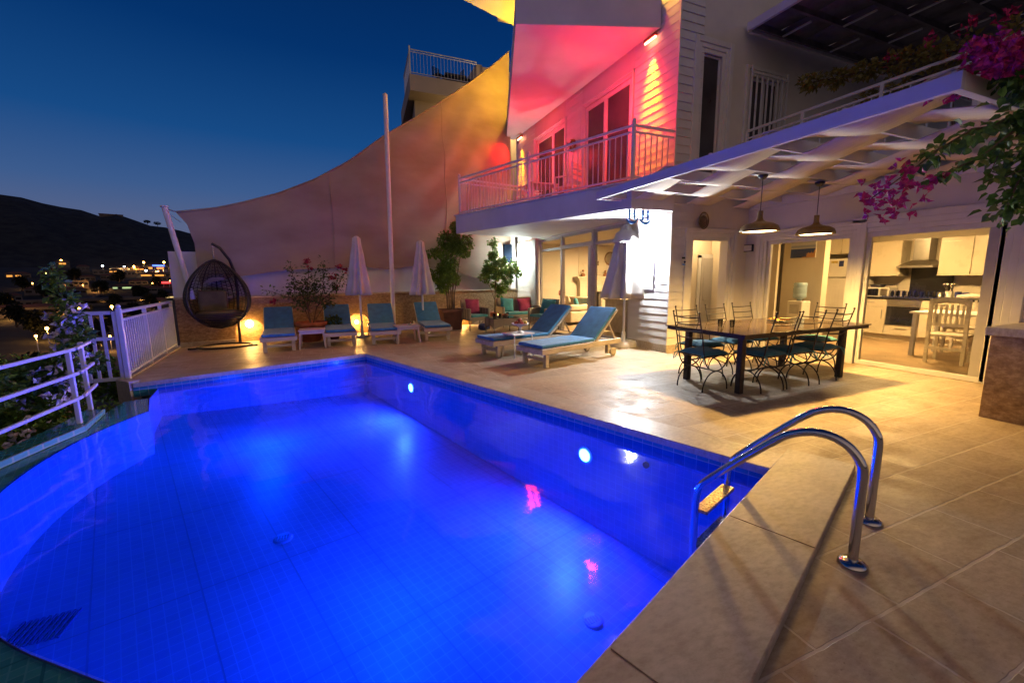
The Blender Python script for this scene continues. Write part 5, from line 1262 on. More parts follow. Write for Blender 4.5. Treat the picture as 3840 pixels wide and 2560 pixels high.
ficus('bright green ficus in a terracotta pot between the armchair and the sofa', (-1.18, 5.95, 0), lambda t: pot_round(t, .24, .42),
      [([(0, 0, .38), (.02, 0, .9), (.05, 0, 1.4), (-.02, 0, 2.0), (-.06, 0, 2.6)], .022), ([(0, 0, .5), (.2, 0, 1.0), (.45, 0, 1.4), (.8, 0, 1.62)], .016), ([(0, 0, .8), (-.15, 0, 1.2), (-.35, 0, 1.5)], .014)],
      [((.05, 0, 1.65), .46, 1700, .95), ((-.05, 0, 2.12), .22, 380, 1.0), ((-.06, 0, 2.5), .15, 200, 1.3), ((.62, 0, 1.6), .33, 750, .7), ((.15, 0, 1.1), .30, 520, .9), ((-.35, 0, 1.5), .22, 330, .8), ((.3, 0, 1.95), .22, 330, .9)], 41)

# ------------------------------------------------------------------ bougainvillea on the right
t = thing('bougainvillea', 'magenta bougainvillea spilling over the right end of the pergola', 'climbing plant', (.02, -4.62, 0))
o0 = Vector(t.location)
def rel(*p): return tuple(Vector(p) - o0)
ST = [([(.15, -4.75, 0), (.10, -4.72, .9), (.02, -4.66, 1.8), (-.25, -4.55, 2.4), (-.55, -4.45, 2.75), (-.9, -4.4, 2.95)], .05),
      ([(-.45, -4.5, 2.6), (-.8, -4.38, 2.62), (-1.09, -4.35, 2.50), (-1.37, -4.35, 2.45), (-1.6, -4.36, 2.35), (-1.82, -4.36, 2.26), (-2.03, -4.36, 2.14), (-2.28, -4.35, 2.01), (-2.5, -4.35, 1.9)], .012),
      ([(-.6, -4.42, 2.62), (-1.0, -4.40, 2.42), (-1.3, -4.40, 2.26), (-1.6, -4.4, 2.16), (-1.95, -4.4, 2.05)], .009),
      ([(-.4, -4.5, 2.5), (-.65, -4.42, 2.25), (-.8, -4.42, 2.0), (-.85, -4.42, 1.9)], .012),
      ([(-.6, -4.45, 2.25), (-.95, -4.42, 2.14), (-1.28, -4.42, 2.08)], .006), ([(-.75, -4.4, 2.5), (-1.05, -4.4, 2.3), (-1.15, -4.4, 2.14)], .006),
      ([(-.7, -4.45, 2.8), (-1.1, -4.42, 2.9), (-1.5, -4.42, 2.93)], .012), ([(-.2, -4.6, 2.3), (-.4, -4.5, 2.1), (-.45, -4.48, 1.85)], .012)]
b = MB()
for pts, r in ST: b.tube([rel(*p) for p in pts], [r * (1 - .7 * i / (len(pts) - 1)) for i in range(len(pts))], 7)
b.build('stems', MT['bark'], t)
b = MB()
def hsprig(pts, n, rad, L):
    for i in range(n):
        k = rr.random() * (len(pts) - 1); i0 = int(k); p = Vector(pts[i0]).lerp(Vector(pts[min(i0 + 1, len(pts) - 1)]), k - i0)
        d = Vector((rr.gauss(0, 1), rr.gauss(0, 1), rr.gauss(-.35, .7))).normalized()
        b.leaf(Vector(rel(*p)) + d * rad * rr.random(), d + Vector((0, 0, -.35)), (rr.gauss(0, .6), rr.gauss(0, .6), 1), L * rr.uniform(.7, 1.25), L * .8 * rr.uniform(.8, 1.1), True)
hsprig(ST[1][0][:7], 105, .085, .078); hsprig(ST[2][0], 60, .07, .075); hsprig(ST[3][0], 150, .17, .075); hsprig(ST[4][0], 26, .04, .066); hsprig(ST[5][0], 26, .06, .07); hsprig(ST[7][0], 110, .2, .075)
hsprig([(-.9, -4.45, 2.62), (-.6, -4.45, 2.5), (-.4, -4.5, 2.35), (-.5, -4.48, 2.0)], 420, .26, .075)
hsprig([(-1.2, -4.42, 2.82), (-.75, -4.45, 2.80), (-.4, -4.5, 2.85)], 300, .16, .07)
b.build('leaves', MT['leaf_vine'], t)
b = MB()
for c, n, q in (((-2.25, -4.35, 2.0), 12, .14), ((-2.42, -4.35, 1.93), 16, .14), ((-2.15, -4.35, 1.92), 16, .15), ((-2.3, -4.35, 1.86), 12, .13), ((-2.05, -4.36, 2.02), 7, .10), ((-2.2, -4.36, 2.12), 6, .06), ((-1.88, -4.4, 2.06), 8, .05), ((-2.55, -4.35, 1.9), 6, .05), ((-2.4, -4.35, 1.80), 5, .06)): b = MB(); blooms(b, rel(*c), n, q, .04, rr); tag(b.build('flower_cluster', MT['petal_pink'], t), kind='stuff')
b = MB()
for c, n, q in (((-1.45, -4.42, 2.93), 110, .15), ((-1.2, -4.42, 2.95), 130, .16), ((-.9, -4.45, 3.0), 140, .17), ((-.65, -4.48, 3.04), 130, .17), ((-1.3, -4.45, 2.84), 60, .10), ((-.95, -4.45, 2.86), 60, .12), ((-1.05, -4.0, 2.9), 60, .16), ((-.8, -4.2, 2.95), 60, .16)): blooms(b, rel(*c), n, q, .045, rr, .7)
b.build('flowers', MT['petal_pink'], t)
t = thing('creeper', 'olive green creeper hanging along the dark terrace railing, with a few pink blooms', 'climbing plant', (1.78, -2.0, 3.3)); o0 = Vector(t.location)
cp = [(1.78, -1.1, 4.55), (1.78, -1.5, 4.46), (1.78, -1.9, 4.40), (1.78, -2.25, 4.34), (1.78, -2.6, 4.28), (1.78, -2.95, 4.2), (1.78, -3.4, 4.15), (1.78, -4.2, 4.1)]
b = MB(); b.tube([rel(*p) for p in cp], .012, 6); b.tube([rel(1.78, -3.0, 3.17), rel(1.80, -2.9, 3.7), rel(1.78, -2.8, 4.25)], .018, 6); b.build('stems', MT['bark'], t)
b = MB(); rr = random.Random(8)
for p in cp: crown(b, rel(*p), .17 if p[1] > -2 else .24, 150, .085, .06, .7, int(p[1] * 50), hollow=.1)
for k in range(7): crown(b, rel(1.78, -2.0 - k * .35, 3.98), .15, 70, .08, .06, .7, 300 + k, hollow=.1)
b.build('leaves', MT['leaf_olive'], t)
for c in ((1.78, -2.6, 4.45), (1.78, -2.95, 4.46), (1.78, -3.3, 4.42), (1.78, -2.2, 4.42)): b = MB(); blooms(b, rel(*c), 16, .12, .05, rr); tag(b.build('flower_cluster', MT['petal_pink'], t), kind='stuff')

# ------------------------------------------------------------------ white bush outside the pool rail
t = thing('white_bougainvillea', 'tall leafy bush with white blooms outside the pool railing', 'bush', (-9.0, .6, -1.9)); o0 = Vector(t.location); rr = random.Random(31)
ST = [([(-9.0, .6, -2), (-8.9, .7, -.6), (-8.72, .8, .3), (-8.66, .8, .9), (-8.76, .8, 1.62)], .035), ([(-9.0, .6, -2), (-9.2, .3, -.8), (-9.3, .2, 0)], .03), ([(-9.0, .6, -2), (-9.0, -.2, -1), (-8.95, -.5, -.4)], .03), ([(-9.0, .6, -2), (-9.1, 1.5, -.8), (-8.98, 2.15, .1), (-8.95, 2.2, .4)], .02)]
b = MB()
for pts, r in ST: b.tube([rel(*p) for p in pts], [r * (1 - .7 * i / (len(pts) - 1)) for i in range(len(pts))], 7)
b.build('stems', MT['bark'], t)
b = MB()
for c, r, n in (((-8.77, .8, 1.58), .07, 40), ((-8.75, .8, 1.45), .09, 60), ((-8.70, .8, 1.25), .12, 90), ((-8.67, .8, 1.0), .15, 130), ((-8.68, .8, .75), .20, 230), ((-8.72, .8, .48), .25, 380), ((-9.1, .75, .28), .36, 620), ((-9.3, .5, .15), .45, 800), ((-9.45, .9, .35), .4, 500), ((-9.05, .5, -.15), .45, 900), ((-9.2, .1, -.3), .5, 900), ((-8.85, .2, -.45), .42, 800), ((-9.0, -.3, -.5), .45, 800), ((-9.0, -.8, -.7), .5, 800), ((-8.95, 2.2, .22), .22, 380), ((-8.92, 2.15, -.15), .26, 420), ((-8.9, .98, .05), .24, 360), ((-8.8, .9, -.4), .4, 600)):
    crown(b, rel(*c), r, n, .085, .058, .9, int(n + c[0] * 10), hollow=.15, clumps=6 if r > .15 else 0)
b.build('leaves', MT['leaf'], t)
for c, n, q in (((-8.66, .74, .95), 30, .15), ((-8.70, .72, .75), 36, .18), ((-8.66, .74, 1.12), 14, .12), ((-8.85, .75, 1.05), 4, .05), ((-8.55, .78, 1.15), 5, .05), ((-8.68, .68, .5), 40, .2), ((-8.85, .62, .3), 30, .2), ((-8.78, .6, .15), 34, .2), ((-8.85, .05, -.30), 44, .2), ((-8.8, -.15, -.42), 50, .2), ((-8.9, -.5, -.55), 46, .24), ((-8.95, .4, .0), 18, .28), ((-8.9, -.8, -.65), 30, .2), ((-8.95, 2.1, .25), 7, .2)): b = MB(); blooms(b, rel(*c), n, q, .056, rr); tag(b.build('flower_cluster', MT['petal_white'], t), kind='stuff')

# ------------------------------------------------------------------ small things on the walls
t = thing('wall_basket', 'round woven basket hung on the wall above the side door', 'basket', (.72, -.02, 2.44))
b = MB(); b.lathe([(.001, .0), (.085, .012), (.11, .05), (.10, .055), (.08, .022), (.001, .012)], n=24); orient(b, (0, .03, -.02), (0, -1, 0)); b.build('bowl', MT['basket'], t)
b = MB(); b.tube([(.115 * cos(a), -.03, .145 * sin(a)) for a in [2 * pi * k / 32 for k in range(32)]], .012, 6, True); b.build('rim', MT['basket'], t)
t = thing('rocker_ornament', 'bright blue toy bench swing hanging from the end of the pergola', 'ornament', (-.68, .05, 2.70))
for k, x in enumerate((-.17, .12)):
    b = MB(); rm = [(x - .055, 0, -.30), (x - .055, 0, -.13), (x - .04, 0, -.06), (x, 0, -.035), (x + .04, 0, -.06), (x + .055, 0, -.13), (x + .055, 0, -.30)]
    b.tube(rm, .020, 6); b.build('frame', MT['bluepaint'], t)
    n = 10; top = [(x - .12 + .24 * i / n, -.325 + .04 * (2 * i / n - 1) ** 2) for i in range(n + 1)]; bot = [(x - .12 + .24 * i / n, -.375 + .085 * (2 * i / n - 1) ** 2) for i in range(n + 1)]
    b = MB(); poly = top + bot[::-1]; m = len(poly)
    fr = [(px, -.012, pz) for px, pz in poly]; bk = [(px, .012, pz) for px, pz in poly]; tri = tessellate_polygon([[Vector((p[0], p[1], 0)) for p in poly]])
    b.add(fr + bk, [tuple(q) for q in tri] + [tuple(i + m for i in q)[::-1] for q in tri] + [(i, (i + 1) % m, (i + 1) % m + m, i + m) for i in range(m)]); b.build('rocker', MT['bluepaint'], t)
    for z in (-.20, -.25): b = MB(); b.bar((x - .055, 0, z), (x + .055, 0, z), .026, .02); b.build('rung', MT['bluepaint'], t)
    b = MB(); b.tube([(x, 0, 0), (x, 0, -.035)], .008, 6); b.build('hook', MT['dark'], t)
b = MB(); b.bar((-.17, 0, -.04), (.12, 0, -.04), .018, .018)
for z in (-.225, -.29): b.bar((-.115, 0, z), (.065, 0, z), .014, .014)
for x in (-.05, .0): b.bar((x, 0, -.225), (x, 0, -.29), .012, .012, (1, 0, 0))
b.build('cross_bar', MT['bluepaint'], t)
t = thing('wall_plaque', 'tiny blue and white plaque on the siding beside the side door', 'plaque', (.30, -.024, 1.73))
b = MB(); b.box(-.045, .045, -.012, 0, -.11, .0); b.build('plate', MT['appl'], t); b = MB(); b.box(-.04, .04, -.016, -.0125, -.105, -.075); b.build('blue_band', MT['bluepaint'], t); b = MB(); b.box(-.045, .045, -.012, 0, .012, .045); b.build('green_band', MT['leaf_far'], t); b = MB(); b.ball((.01, -.014, -.045), .022, 10, 6, 1); b.build('motif', MT['navy'], t)
t = thing('clothes_line', 'thin white cord drooping from the plaque to the side door', 'cord', (.33, -.03, 1.66)); b = MB(); b.tube([(0, 0, 0), (.09, .0, -.06), (.2, .0, -.11)], .006, 6); b.build('cord', MT['white'], t)
t = thing('shutter_panel', 'narrow dark blue panel hanging under the balcony left of the white globe lamp', 'panel', (-.35, 6.75, 2.53)); b = MB(); b.box(-.20, .10, -.05, .05, -.60, -.02); b.build('board', MT['wallbox'], t, bevel=.006); b = MB(); b.box(-.16, -.14, -.02, .02, -.0205, .04); b.box(.04, .06, -.02, .02, -.0205, .04); b.build('hanger', MT['metal_white'], t)
t = thing('hose_hook', 'row of small dark studs on the white siding by the glaring lamp', 'hooks', (-.022, .40, 1.55))
for k in range(5): b = MB(); b.ball((-.012, 0, .22 - .11 * k), .012, 8, 5); b.build('stud', MT['dark'], t)
t = thing('wall_plate', 'white panel frame on the siding below the glaring lamp', 'panel', (-.021, .56, 1.2)); b = MB(); b.box(-.003, 0, -.16, .14, -.02, .55); b.build('panel', MT['white'], t); b = MB(); b.box(-.005, -.0035, -.13, .11, .01, .52); b.build('face', MT['appl'], t)

# ------------------------------------------------------------------ balcony furniture
def garden_chair(label, loc, rz, group):
    t = thing('balcony_chair', label, 'chair', loc, rz, group)   # faces -x
    slab(-.24, .24, -.24, .24, .40, .44, 'seat', 'white', t, .01)
    b = MB()
    for z in (.56, .68, .80): b.box(.21, .235, -.24, .24, z, z + .07)
    b.box(.205, .24, -.26, -.22, .44, .90); b.box(.205, .24, .22, .26, .44, .90); b.box(.205, .24, -.26, .26, .872, .91); b.build('backrest', MT['white'], t, bevel=.005)
    for s in (-1, 1):
        b = MB(); b.box(-.24, .23, s * .25 - .025, s * .25 + .025, .62, .65); b.build('armrest', MT['white'], t, bevel=.006)
        for x in (-.22, .22): b = MB(); b.box(x - .02, x + .02, s * .22 - .02, s * .22 + .02, 0, .40 if x > 0 else .62); b.build('leg', MT['white'], t)
    return t
c1 = garden_chair('white armchair on the balcony before the larger glass door', (-.62, 2.58, BZ + .004), radians(-60), 'balcony chairs')
dup(c1, (-.62, 5.35, BZ + .004), radians(30), 'white armchair at the far end of the balcony, by the red washed pier', 'balcony chairs')
t = thing('balcony_table', 'low white table on the balcony beside the armchair', 'table', (-.74, 3.85, BZ + .004)); slab(-.38, .38, -.38, .38, .68, .72, 'table_top', 'white', t, .008)
for sx in (-1, 1):
    for sy in (-1, 1): slab(sx * .33 - .025, sx * .33 + .025, sy * .33 - .025, sy * .33 + .025, 0, .68, 'leg', 'white', t, .004)
t = thing('door_wreath', 'round brown wreath on the siding between the two balcony doors', 'wreath', (-.03, 3.36, 4.62)); b = MB(); b.tube([(-.02, .10 * cos(a), .12 * sin(a)) for a in [2 * pi * k / 20 for k in range(20)]], .03, 6, True); b.build('ring', MT['ornament'], t); b = MB(); crown(b, (-.02, 0, 0), .13, 60, .06, .04, 1, 3); b.build('leaves', MT['leaf_olive'], t)

# ------------------------------------------------------------------ kitchen
KF = 5.42
t = thing('base_cabinets', 'run of cream base cabinets with a dark worktop in the kitchen', 'cabinets', (KF, -1.5, 0))
def kb(nm, y0, y1, z0, z1, mat, d=.0, th=.02, par=None):
    b = MB(); b.box(-th - d, -d, y0 + 1.5, y1 + 1.5, z0, z1); return b.build(nm, MT[mat], par or t, bevel=.003, seg=1)
b = MB(); b.box(0, .6, -1.4, 1.34, .10, .88); b.build('carcass', MT['cab'], t); b = MB(); b.box(.05, .6, -1.4, 1.34, 0, .10); b.build('toe_kick', MT['cab'], t)
b = MB(); b.box(-.03, .62, -1.42, 1.36, .882, .92); b.build('worktop', MT['dark'], t, bevel=.004)
for y0, y1 in ((-.79, -.17), (-1.98, -1.40), (-2.6, -2.0)):
    dr = kb('drawer', y0, y1, .72, .87, 'cab'); kb('handle', (y0 + y1) / 2 - .1, (y0 + y1) / 2 + .1, .80, .812, 'steel_b', .02, .015, dr)
    dr = kb('cabinet_door', y0, y1, .12, .71, 'cab'); kb('handle', y0 + .05, y0 + .062, .45, .65, 'steel_b', .02, .015, dr)
dr = kb('drawer', -1.39, -.80, .12, .31, 'cab'); kb('handle', -1.2, -1.0, .255, .267, 'steel_b', .02, .015, dr)
t = thing('oven', 'built in black glass oven with a steel handle under the hob', 'oven', (KF, -1.095, .33)); b = MB(); b.box(-.02, .0, -.285, .285, 0, .54); b.build('body', MT['steel_b'], t); b = MB(); b.box(-.03, -.021, -.275, .275, .01, .40); b.build('glass_door', MT['oven'], t, bevel=.003); b = MB(); b.tube([(-.055, -.25, .43), (-.055, .25, .43)], .010, 8); b.build('handle', MT['steel'], t)
t = thing('dish_rack', 'dark wire plate rack standing along the worktop below the backsplash', 'dish rack', (KF + .12, -1.15, .921)); b = MB()
for k in range(18): y = -.52 + k * .06; b.tube([(0, y, 0), (0, y, .14), (.10, y, .14), (.10, y, 0)], .005, 5)
b.box(-.005, .11, -.55, .55, 0, .012); b.build('rack', MT['navy'], t)
b = MB()
for k in range(12): b.lathe([(.06, 0), (.062, .006), (.001, .012)], (0, 0, 0), 12)
for k in range(9):
    q = MB(); q.lathe([(.068, 0), (.06, .01), (.001, .006)], n=14); orient(q, (.05, -.45 + k * .1, .08), (0, 1, 0)); q.build('plate', MT['dark'], t)
t = thing('wall_cabinet', 'cream wall cabinet right of the cooker hood, two doors', 'cabinets', (KF + .25, -1.47, 1.41), 0, 'kitchen wall cabinets'); b = MB(); b.box(0, .35, -1.1, 0, 0, .72); b.build('carcass', MT['cab'], t)
for y0 in (-.48, -1.0): b = MB(); b.box(-.02, -.001, y0 - .005 if y0 < -.9 else y0, y0 + .47, .0, .72); b.build('cabinet_door', MT['cab'], t, bevel=.003)
b = MB(); b.box(-.025, .35, -1.1, 0, -.03, -.001); b.build('light_rail', MT['cab'], t)
t = thing('wall_cabinet', 'cream wall cabinet left of the cooker hood', 'cabinets', (KF + .25, -.28, 1.41), 0, 'kitchen wall cabinets'); b = MB(); b.box(0, .35, -.56, .1, 0, .72); b.build('carcass', MT['cab'], t); b = MB(); b.box(-.02, -.001, -.55, .09, .0, .72); b.build('cabinet_door', MT['cab'], t, bevel=.003); b = MB(); b.box(-.025, .35, -.56, .1, -.03, -.001); b.build('light_rail', MT['cab'], t)
t = thing('cooker_hood', 'steel chimney cooker hood over the dark backsplash', 'cooker hood', (KF + .2, -1.14, 1.55)); b = MB(); b.add([(-.1, -.30, 0), (.4, -.30, 0), (.4, .30, 0), (-.1, .30, 0), (-.1, -.30, .04), (.4, -.30, .04), (.4, .30, .04), (-.1, .30, .04), (.12, -.13, .16), (.4, -.13, .16), (.4, .13, .16), (.12, .13, .16)], [(3, 2, 1, 0), (0, 1, 5, 4), (1, 2, 6, 5), (2, 3, 7, 6), (3, 0, 4, 7), (4, 5, 9, 8), (5, 6, 10, 9), (6, 7, 11, 10), (7, 4, 8, 11), (8, 9, 10, 11)]); b.build('canopy', MT['steel_b'], t); b = MB(); b.box(.12, .4, -.13, .13, .161, .6); b.build('chimney', MT['steel_b'], t)
t = thing('backsplash', 'dark glass backsplash behind the hob', 'backsplash', (6.03, -1.24, .93)); b = MB(); b.box(-.02, .0, -.36, .34, 0, .62); b.build('panel', MT['dark'], t)
t = thing('microwave', 'white microwave oven on the left of the worktop', 'microwave', (KF + .12, -.50, .921)); b = MB(); b.box(0, .34, -.26, .26, 0, .21); b.build('body', MT['appl'], t, bevel=.008); b = MB(); b.box(-.012, -.001, -.06, .22, .03, .18); b.build('door_glass', MT['oven'], t); b = MB(); b.box(-.012, -.001, -.22, -.10, .03, .18); b.build('control_panel', MT['steel_b'], t)
t = thing('grill_pan', 'black pan lying on top of the microwave', 'pan', (KF + .28, -.46, 1.133)); b = MB(); b.lathe([(.12, 0), (.15, .06), (.145, .06), (.11, .01), (.001, .01)], n=20); b.build('pan', MT['dark'], t); b = MB(); b.tube([(0, -.14, .045), (0, -.32, .06)], .012, 8); b.build('handle', MT['dark'], t)
for k, (y, h, m, lb) in enumerate([(-1.60, .13, 'steel_b', 'steel kitchen pot beside the utensil jar'), (-1.86, .14, 'navy', 'dark blue mug on the right of the worktop'), (-1.97, .13, 'navy', 'dark blue mug furthest right on the worktop')]):
    t = thing('mug' if k else 'cooking_pot', lb, 'mug' if k else 'pot', (KF + .15, y, .921), 0, 'mugs on the worktop' if k else None); b = MB(); b.lathe([(.045, 0), (.05, h), (.044, h), (.04, .01), (.001, .01)], n=16); b.build('body', MT[m], t); b = MB(); b.tube([(0, -.05, h * .8), (0, -.08, h * .6), (0, -.05, h * .3)], .006, 6); b.build('handle', MT[m], t)
t = thing('utensil_jar', 'jar full of steel utensils on the worktop', 'utensils', (KF + .2, -1.70, .921)); b = MB(); b.lathe([(.05, 0), (.055, .15), (.05, .15), (.045, .01), (.001, .01)], n=16); b.build('jar', MT['appl'], t); b = MB()
for k in range(6): a = k * 1.05; b.tube([(0, 0, .05), (.07 * cos(a), .07 * sin(a), .26)], .005, 5); b.ball((.075 * cos(a), .075 * sin(a), .28), .026, 8, 5, 1.3)
b.build('utensils', MT['steel'], t)
t = thing('fridge', 'tall white two door fridge with small notes on its upper door', 'fridge', (5.35, .36, 0)); b = MB(); b.box(0, .6, -.62, .25, 0, 1.80); b.build('body', MT['appl'], t, bevel=.01)
b = MB(); b.box(-.05, -.002, -.61, .24, 1.37, 1.79); d1 = b.build('upper_door', MT['appl'], t, bevel=.012); b = MB(); b.box(-.05, -.002, -.61, .24, .06, 1.345); b.build('lower_door', MT['appl'], t, bevel=.012)
b = MB(); b.box(-.054, -.0505, -.17, -.03, 1.69, 1.74); b.build('note', MT['fruit_y'], d1); b = MB(); b.box(-.054, -.0505, -.30, -.20, 1.61, 1.745); b.build('note', MT['navy'], d1); b = MB(); b.tube([(-.07, .2, 1.42), (-.08, .2, 1.55), (-.07, .2, 1.68)], .01, 6); b.build('handle', MT['appl'], d1)
t = thing('bridge_cabinet', 'cream cabinet above the fridge', 'cabinets', (5.35, .36, 1.90)); b = MB(); b.box(.02, .6, -.62, .25, 0, .48); b.build('carcass', MT['cab'], t)
for y0 in (-.61, -.18): b = MB(); b.box(0, .019, y0, y0 + .42, .01, .47); b.build('cabinet_door', MT['cab'], t, bevel=.003)
t = thing('picture', 'framed print of a blue sea and pale headland on the kitchen wall', 'picture', (4.14, 1.0, 0)); t.location = (4.12, .26, 1.80)
b = MB(); b.box(-.015, 0, -.28, .28, 0, .42); b.build('frame', MT['appl'], t)
mm, nt, bb = NT('sea_print'); tcx = node(nt, 'ShaderNodeTexCoord'); sx = node(nt, 'ShaderNodeSeparateXYZ'); nt.links.new(tcx.outputs['Generated'], sx.inputs[0])
skyc = ramp(nt, sx.outputs[2], [(0, (.03, .05, .16)), (.48, (.02, .05, .22)), (.50, (.5, .5, .55)), (.62, (.25, .3, .5)), (.75, (.6, .6, .65)), (1, (.08, .12, .4))])
ad = node(nt, 'ShaderNodeMath', operation='MULTIPLY_ADD'); ad.inputs[1].default_value = -.9; nt.links.new(sx.outputs[1], ad.inputs[0]); nt.links.new(nz(nt, tcx.outputs['Generated'], 6, 4), ad.inputs[2])
ad2 = node(nt, 'ShaderNodeMath', operation='SUBTRACT'); nt.links.new(ad.outputs[0], ad2.inputs[0]); nt.links.new(sx.outputs[2], ad2.inputs[1])
nt.links.new(mixc(nt, ramp(nt, ad2.outputs[0], [(0, (0, 0, 0)), (.03, (0, 0, 0)), (.06, (1, 1, 1))]), skyc, (.5, .25, .08)), bb.inputs['Base Color'])
b = MB(); b.box(-.018, -.0152, -.27, .27, .01, .41); b.build('print', mm, t)
b = MB(); b.box(4.12, 4.3, -.20, .70, 0, 2.4); b.build('kitchen_pier', MT['room'], V)
b = MB(); b.box(4.9, 5.3, .42, .62, 0, 2.4); b.build('kitchen_pier', MT['room'], V)
t = thing('water_cooler', 'white water cooler with a blue bottle on top', 'water cooler', (3.80, .05, 0)); b = MB(); b.box(-.15, .15, -.16, .16, 0, .86); b.build('body', MT['appl'], t, bevel=.02); b = MB(); b.box(-.158, -.151, -.1, .1, .58, .78); b.build('tap_panel', MT['steel_b'], t)
b = MB(); b.lathe([(.05, .861), (.05, .90), (.125, .93), (.13, 1.0), (.122, 1.02), (.13, 1.04), (.13, 1.14), (.122, 1.16), (.13, 1.18), (.13, 1.24), (.11, 1.26), (.001, 1.26)], n=24); b.build('bottle', MT['bottle'], t)
t = thing('tall_cabinet', 'white tall cabinet at the left of the kitchen door with a small niche', 'cabinets', (3.0, .85, 0)); b = MB(); b.box(0, .5, -.36, .4, 0, 1.38); b.build('carcass', MT['cab'], t); b = MB(); b.box(-.018, -.001, -.35, .39, .05, 1.36); dr = b.build('cabinet_door', MT['cab'], t, bevel=.003); b = MB(); b.box(-.035, -.019, .0, .015, .9, 1.2); b.build('handle', MT['steel_b'], dr)
t = thing('bottle', 'slim dark bottle standing on the tall white cabinet', 'bottle', (3.15, .58, 1.381)); b = MB(); b.lathe([(.03, 0), (.032, .16), (.012, .2), (.012, .27), (.001, .27)], n=14); b.build('body', MT['ornament'], t); b = MB(); b.lathe([(.013, .271), (.013, .29), (.001, .29)], n=10); b.build('cap', MT['red'], t)
# white slatted chair and table just inside the window
def slat_chair(label, loc, rz):
    t = thing('slatted_chair', label, 'chair', loc, rz, 'white slatted chairs in the kitchen')   # back at -x, seen from behind
    for s in (-1, 1):
        b = MB(); b.bar((-.22, s * .21, 0), (-.26, s * .21, 1.0), .04, .045, (0, 1, 0)); b.build('leg', MT['wood_white'], t)
        b = MB(); b.bar((.2, s * .2, 0), (.2, s * .2, .44), .04, .04, (1, 0, 0)); b.build('leg', MT['wood_white'], t)
    b = MB(); b.grid(lambda u, v: (-.262, -.23 + .46 * u, .93 + .09 * v + .035 * sin(pi * u)), 10, 2); b.build('top_rail', MT['wood_white'], t, solid=.03)
    b = MB(); b.box(-.262, -.232, -.19, .19, .60, .65); b.box(-.25, -.22, -.19, .19, .22, .27); b.build('cross_rail', MT['wood_white'], t)
    for k in range(6): y = -.155 + k * .062; b = MB(); b.box(-.258, -.24, y - .014, y + .014, .65, .94); b.build('slat', MT['wood_white'], t)
    slab(-.23, .24, -.23, .23, .44, .47, 'seat', 'wood_white', t, .01); return t
sc = slat_chair('white slatted chair nearest the kitchen window, back to the glass', (3.35, -2.66, 0), radians(8))
dup(sc, (4.65, -2.35, 0), radians(185), 'white slatted chair on the far side of the kitchen table')
t = thing('kitchen_table', 'white kitchen table behind the slatted chair', 'table', (3.98, -2.62, 0)); slab(-.45, .45, -.75, .6, .74, .775, 'table_top', 'white', t, .008)
for sx in (-1, 1):
    for y in (-.68, .53): slab(sx * .39 - .03, sx * .39 + .03, y - .03, y + .03, 0, .74, 'leg', 'white', t, .004)
t = thing('flower_vase', 'vase of red and white flowers on the kitchen table by the window edge', 'flowers', (3.62, -3.03, .776)); b = MB(); b.lathe([(.04, 0), (.06, .08), (.03, .17), (.04, .2), (.03, .19)], n=16); b.build('vase', MT['appl'], t); b = MB(); crown(b, (0, 0, .27), .12, 120, .08, .04, .8, 2); b.build('leaves', MT['leaf_dark'], t); b = MB(); rr = random.Random(3); blooms(b, (0, 0, .36), 22, .10, .05, rr); b.build('flowers', MT['petal_red'], t)
t = thing('ceiling_lamp', 'flat lit ceiling lamp in the kitchen', 'ceiling lamp', (3.9, -1.7, 2.39), 0, 'ceiling lamps indoors'); b = MB(); b.lathe([(.2, -.05), (.22, 0)], n=24); b.build('frame', MT['white'], t); b = MB(); b.lathe([(.19, -.058), (.001, -.06)], n=24, cap=False); b.build('diffuser', EM('ceiling_diffuser', (1, .85, .62), 6), t)
light('AREA', 'kitchen_light', (3.9, -1.7, 2.30), 150, (1, .60, .21), t, aim=(0, 0, -1), size=.5)
light('POINT', 'kitchen_fill', (4.4, .9 - 1.9, 2.1), 38, (1, .60, .21), t, .15)
# ------------------------------------------------------------------ hall
t = thing('inner_door', 'grey panelled inner door seen through the side doorway', 'door', (2.08, 1.0, 0)); b = MB(); b.box(-.26, .26, -.04, -.0, 0, 1.82); d_ = b.build('leaf', MT['alu'], t); b = MB()
for z0, z1 in ((.15, .75), (.9, 1.65)): b.box(-.19, -.02, -.048, -.0405, z0, z1); b.box(.02, .19, -.048, -.0405, z0, z1)
b.build('panels', MT['alu'], d_); b = MB(); b.tube([(-.2, -.07, .9), (-.12, -.07, .9)], .012, 6); b.build('handle', MT['steel_b'], d_); b = MB(); b.box(-.34, -.262, -.03, 0, 0, 1.88); b.box(.262, .30, -.03, 0, 0, 1.88); b.box(-.34, .30, -.03, 0, 1.822, 1.9); b.build('frame', MT['white'], t)
t = thing('side_door_leaf', 'white open door leaf with dark lever handles at the side doorway', 'door', (.58, .2, .01), radians(51)); b = MB(); b.box(0, .8, -.02, .02, 0, 2.05); d_ = b.build('leaf', MT['white'], t); b = MB(); b.tube([(.72, -.05, .92), (.60, -.05, .92)], .011, 6); b.tube([(.72, .05, .92), (.60, .05, .92)], .011, 6); b.build('handle', MT['iron'], d_)
t = thing('coat_stand', 'white coat stand carrying a dark red hat and bag in the hall', 'coat stand', (2.46, .82, 0)); b = MB(); b.tube([(0, 0, 0), (0, 0, 1.45)], .018, 8)
for a in (0, 2.1, 4.2): b.tube([(0, 0, 1.3), (.12 * cos(a), .10 * sin(a), 1.42)], .010, 6); b.tube([(0, 0, .12), (.2 * cos(a), .12 * sin(a), .01)], .014, 6)
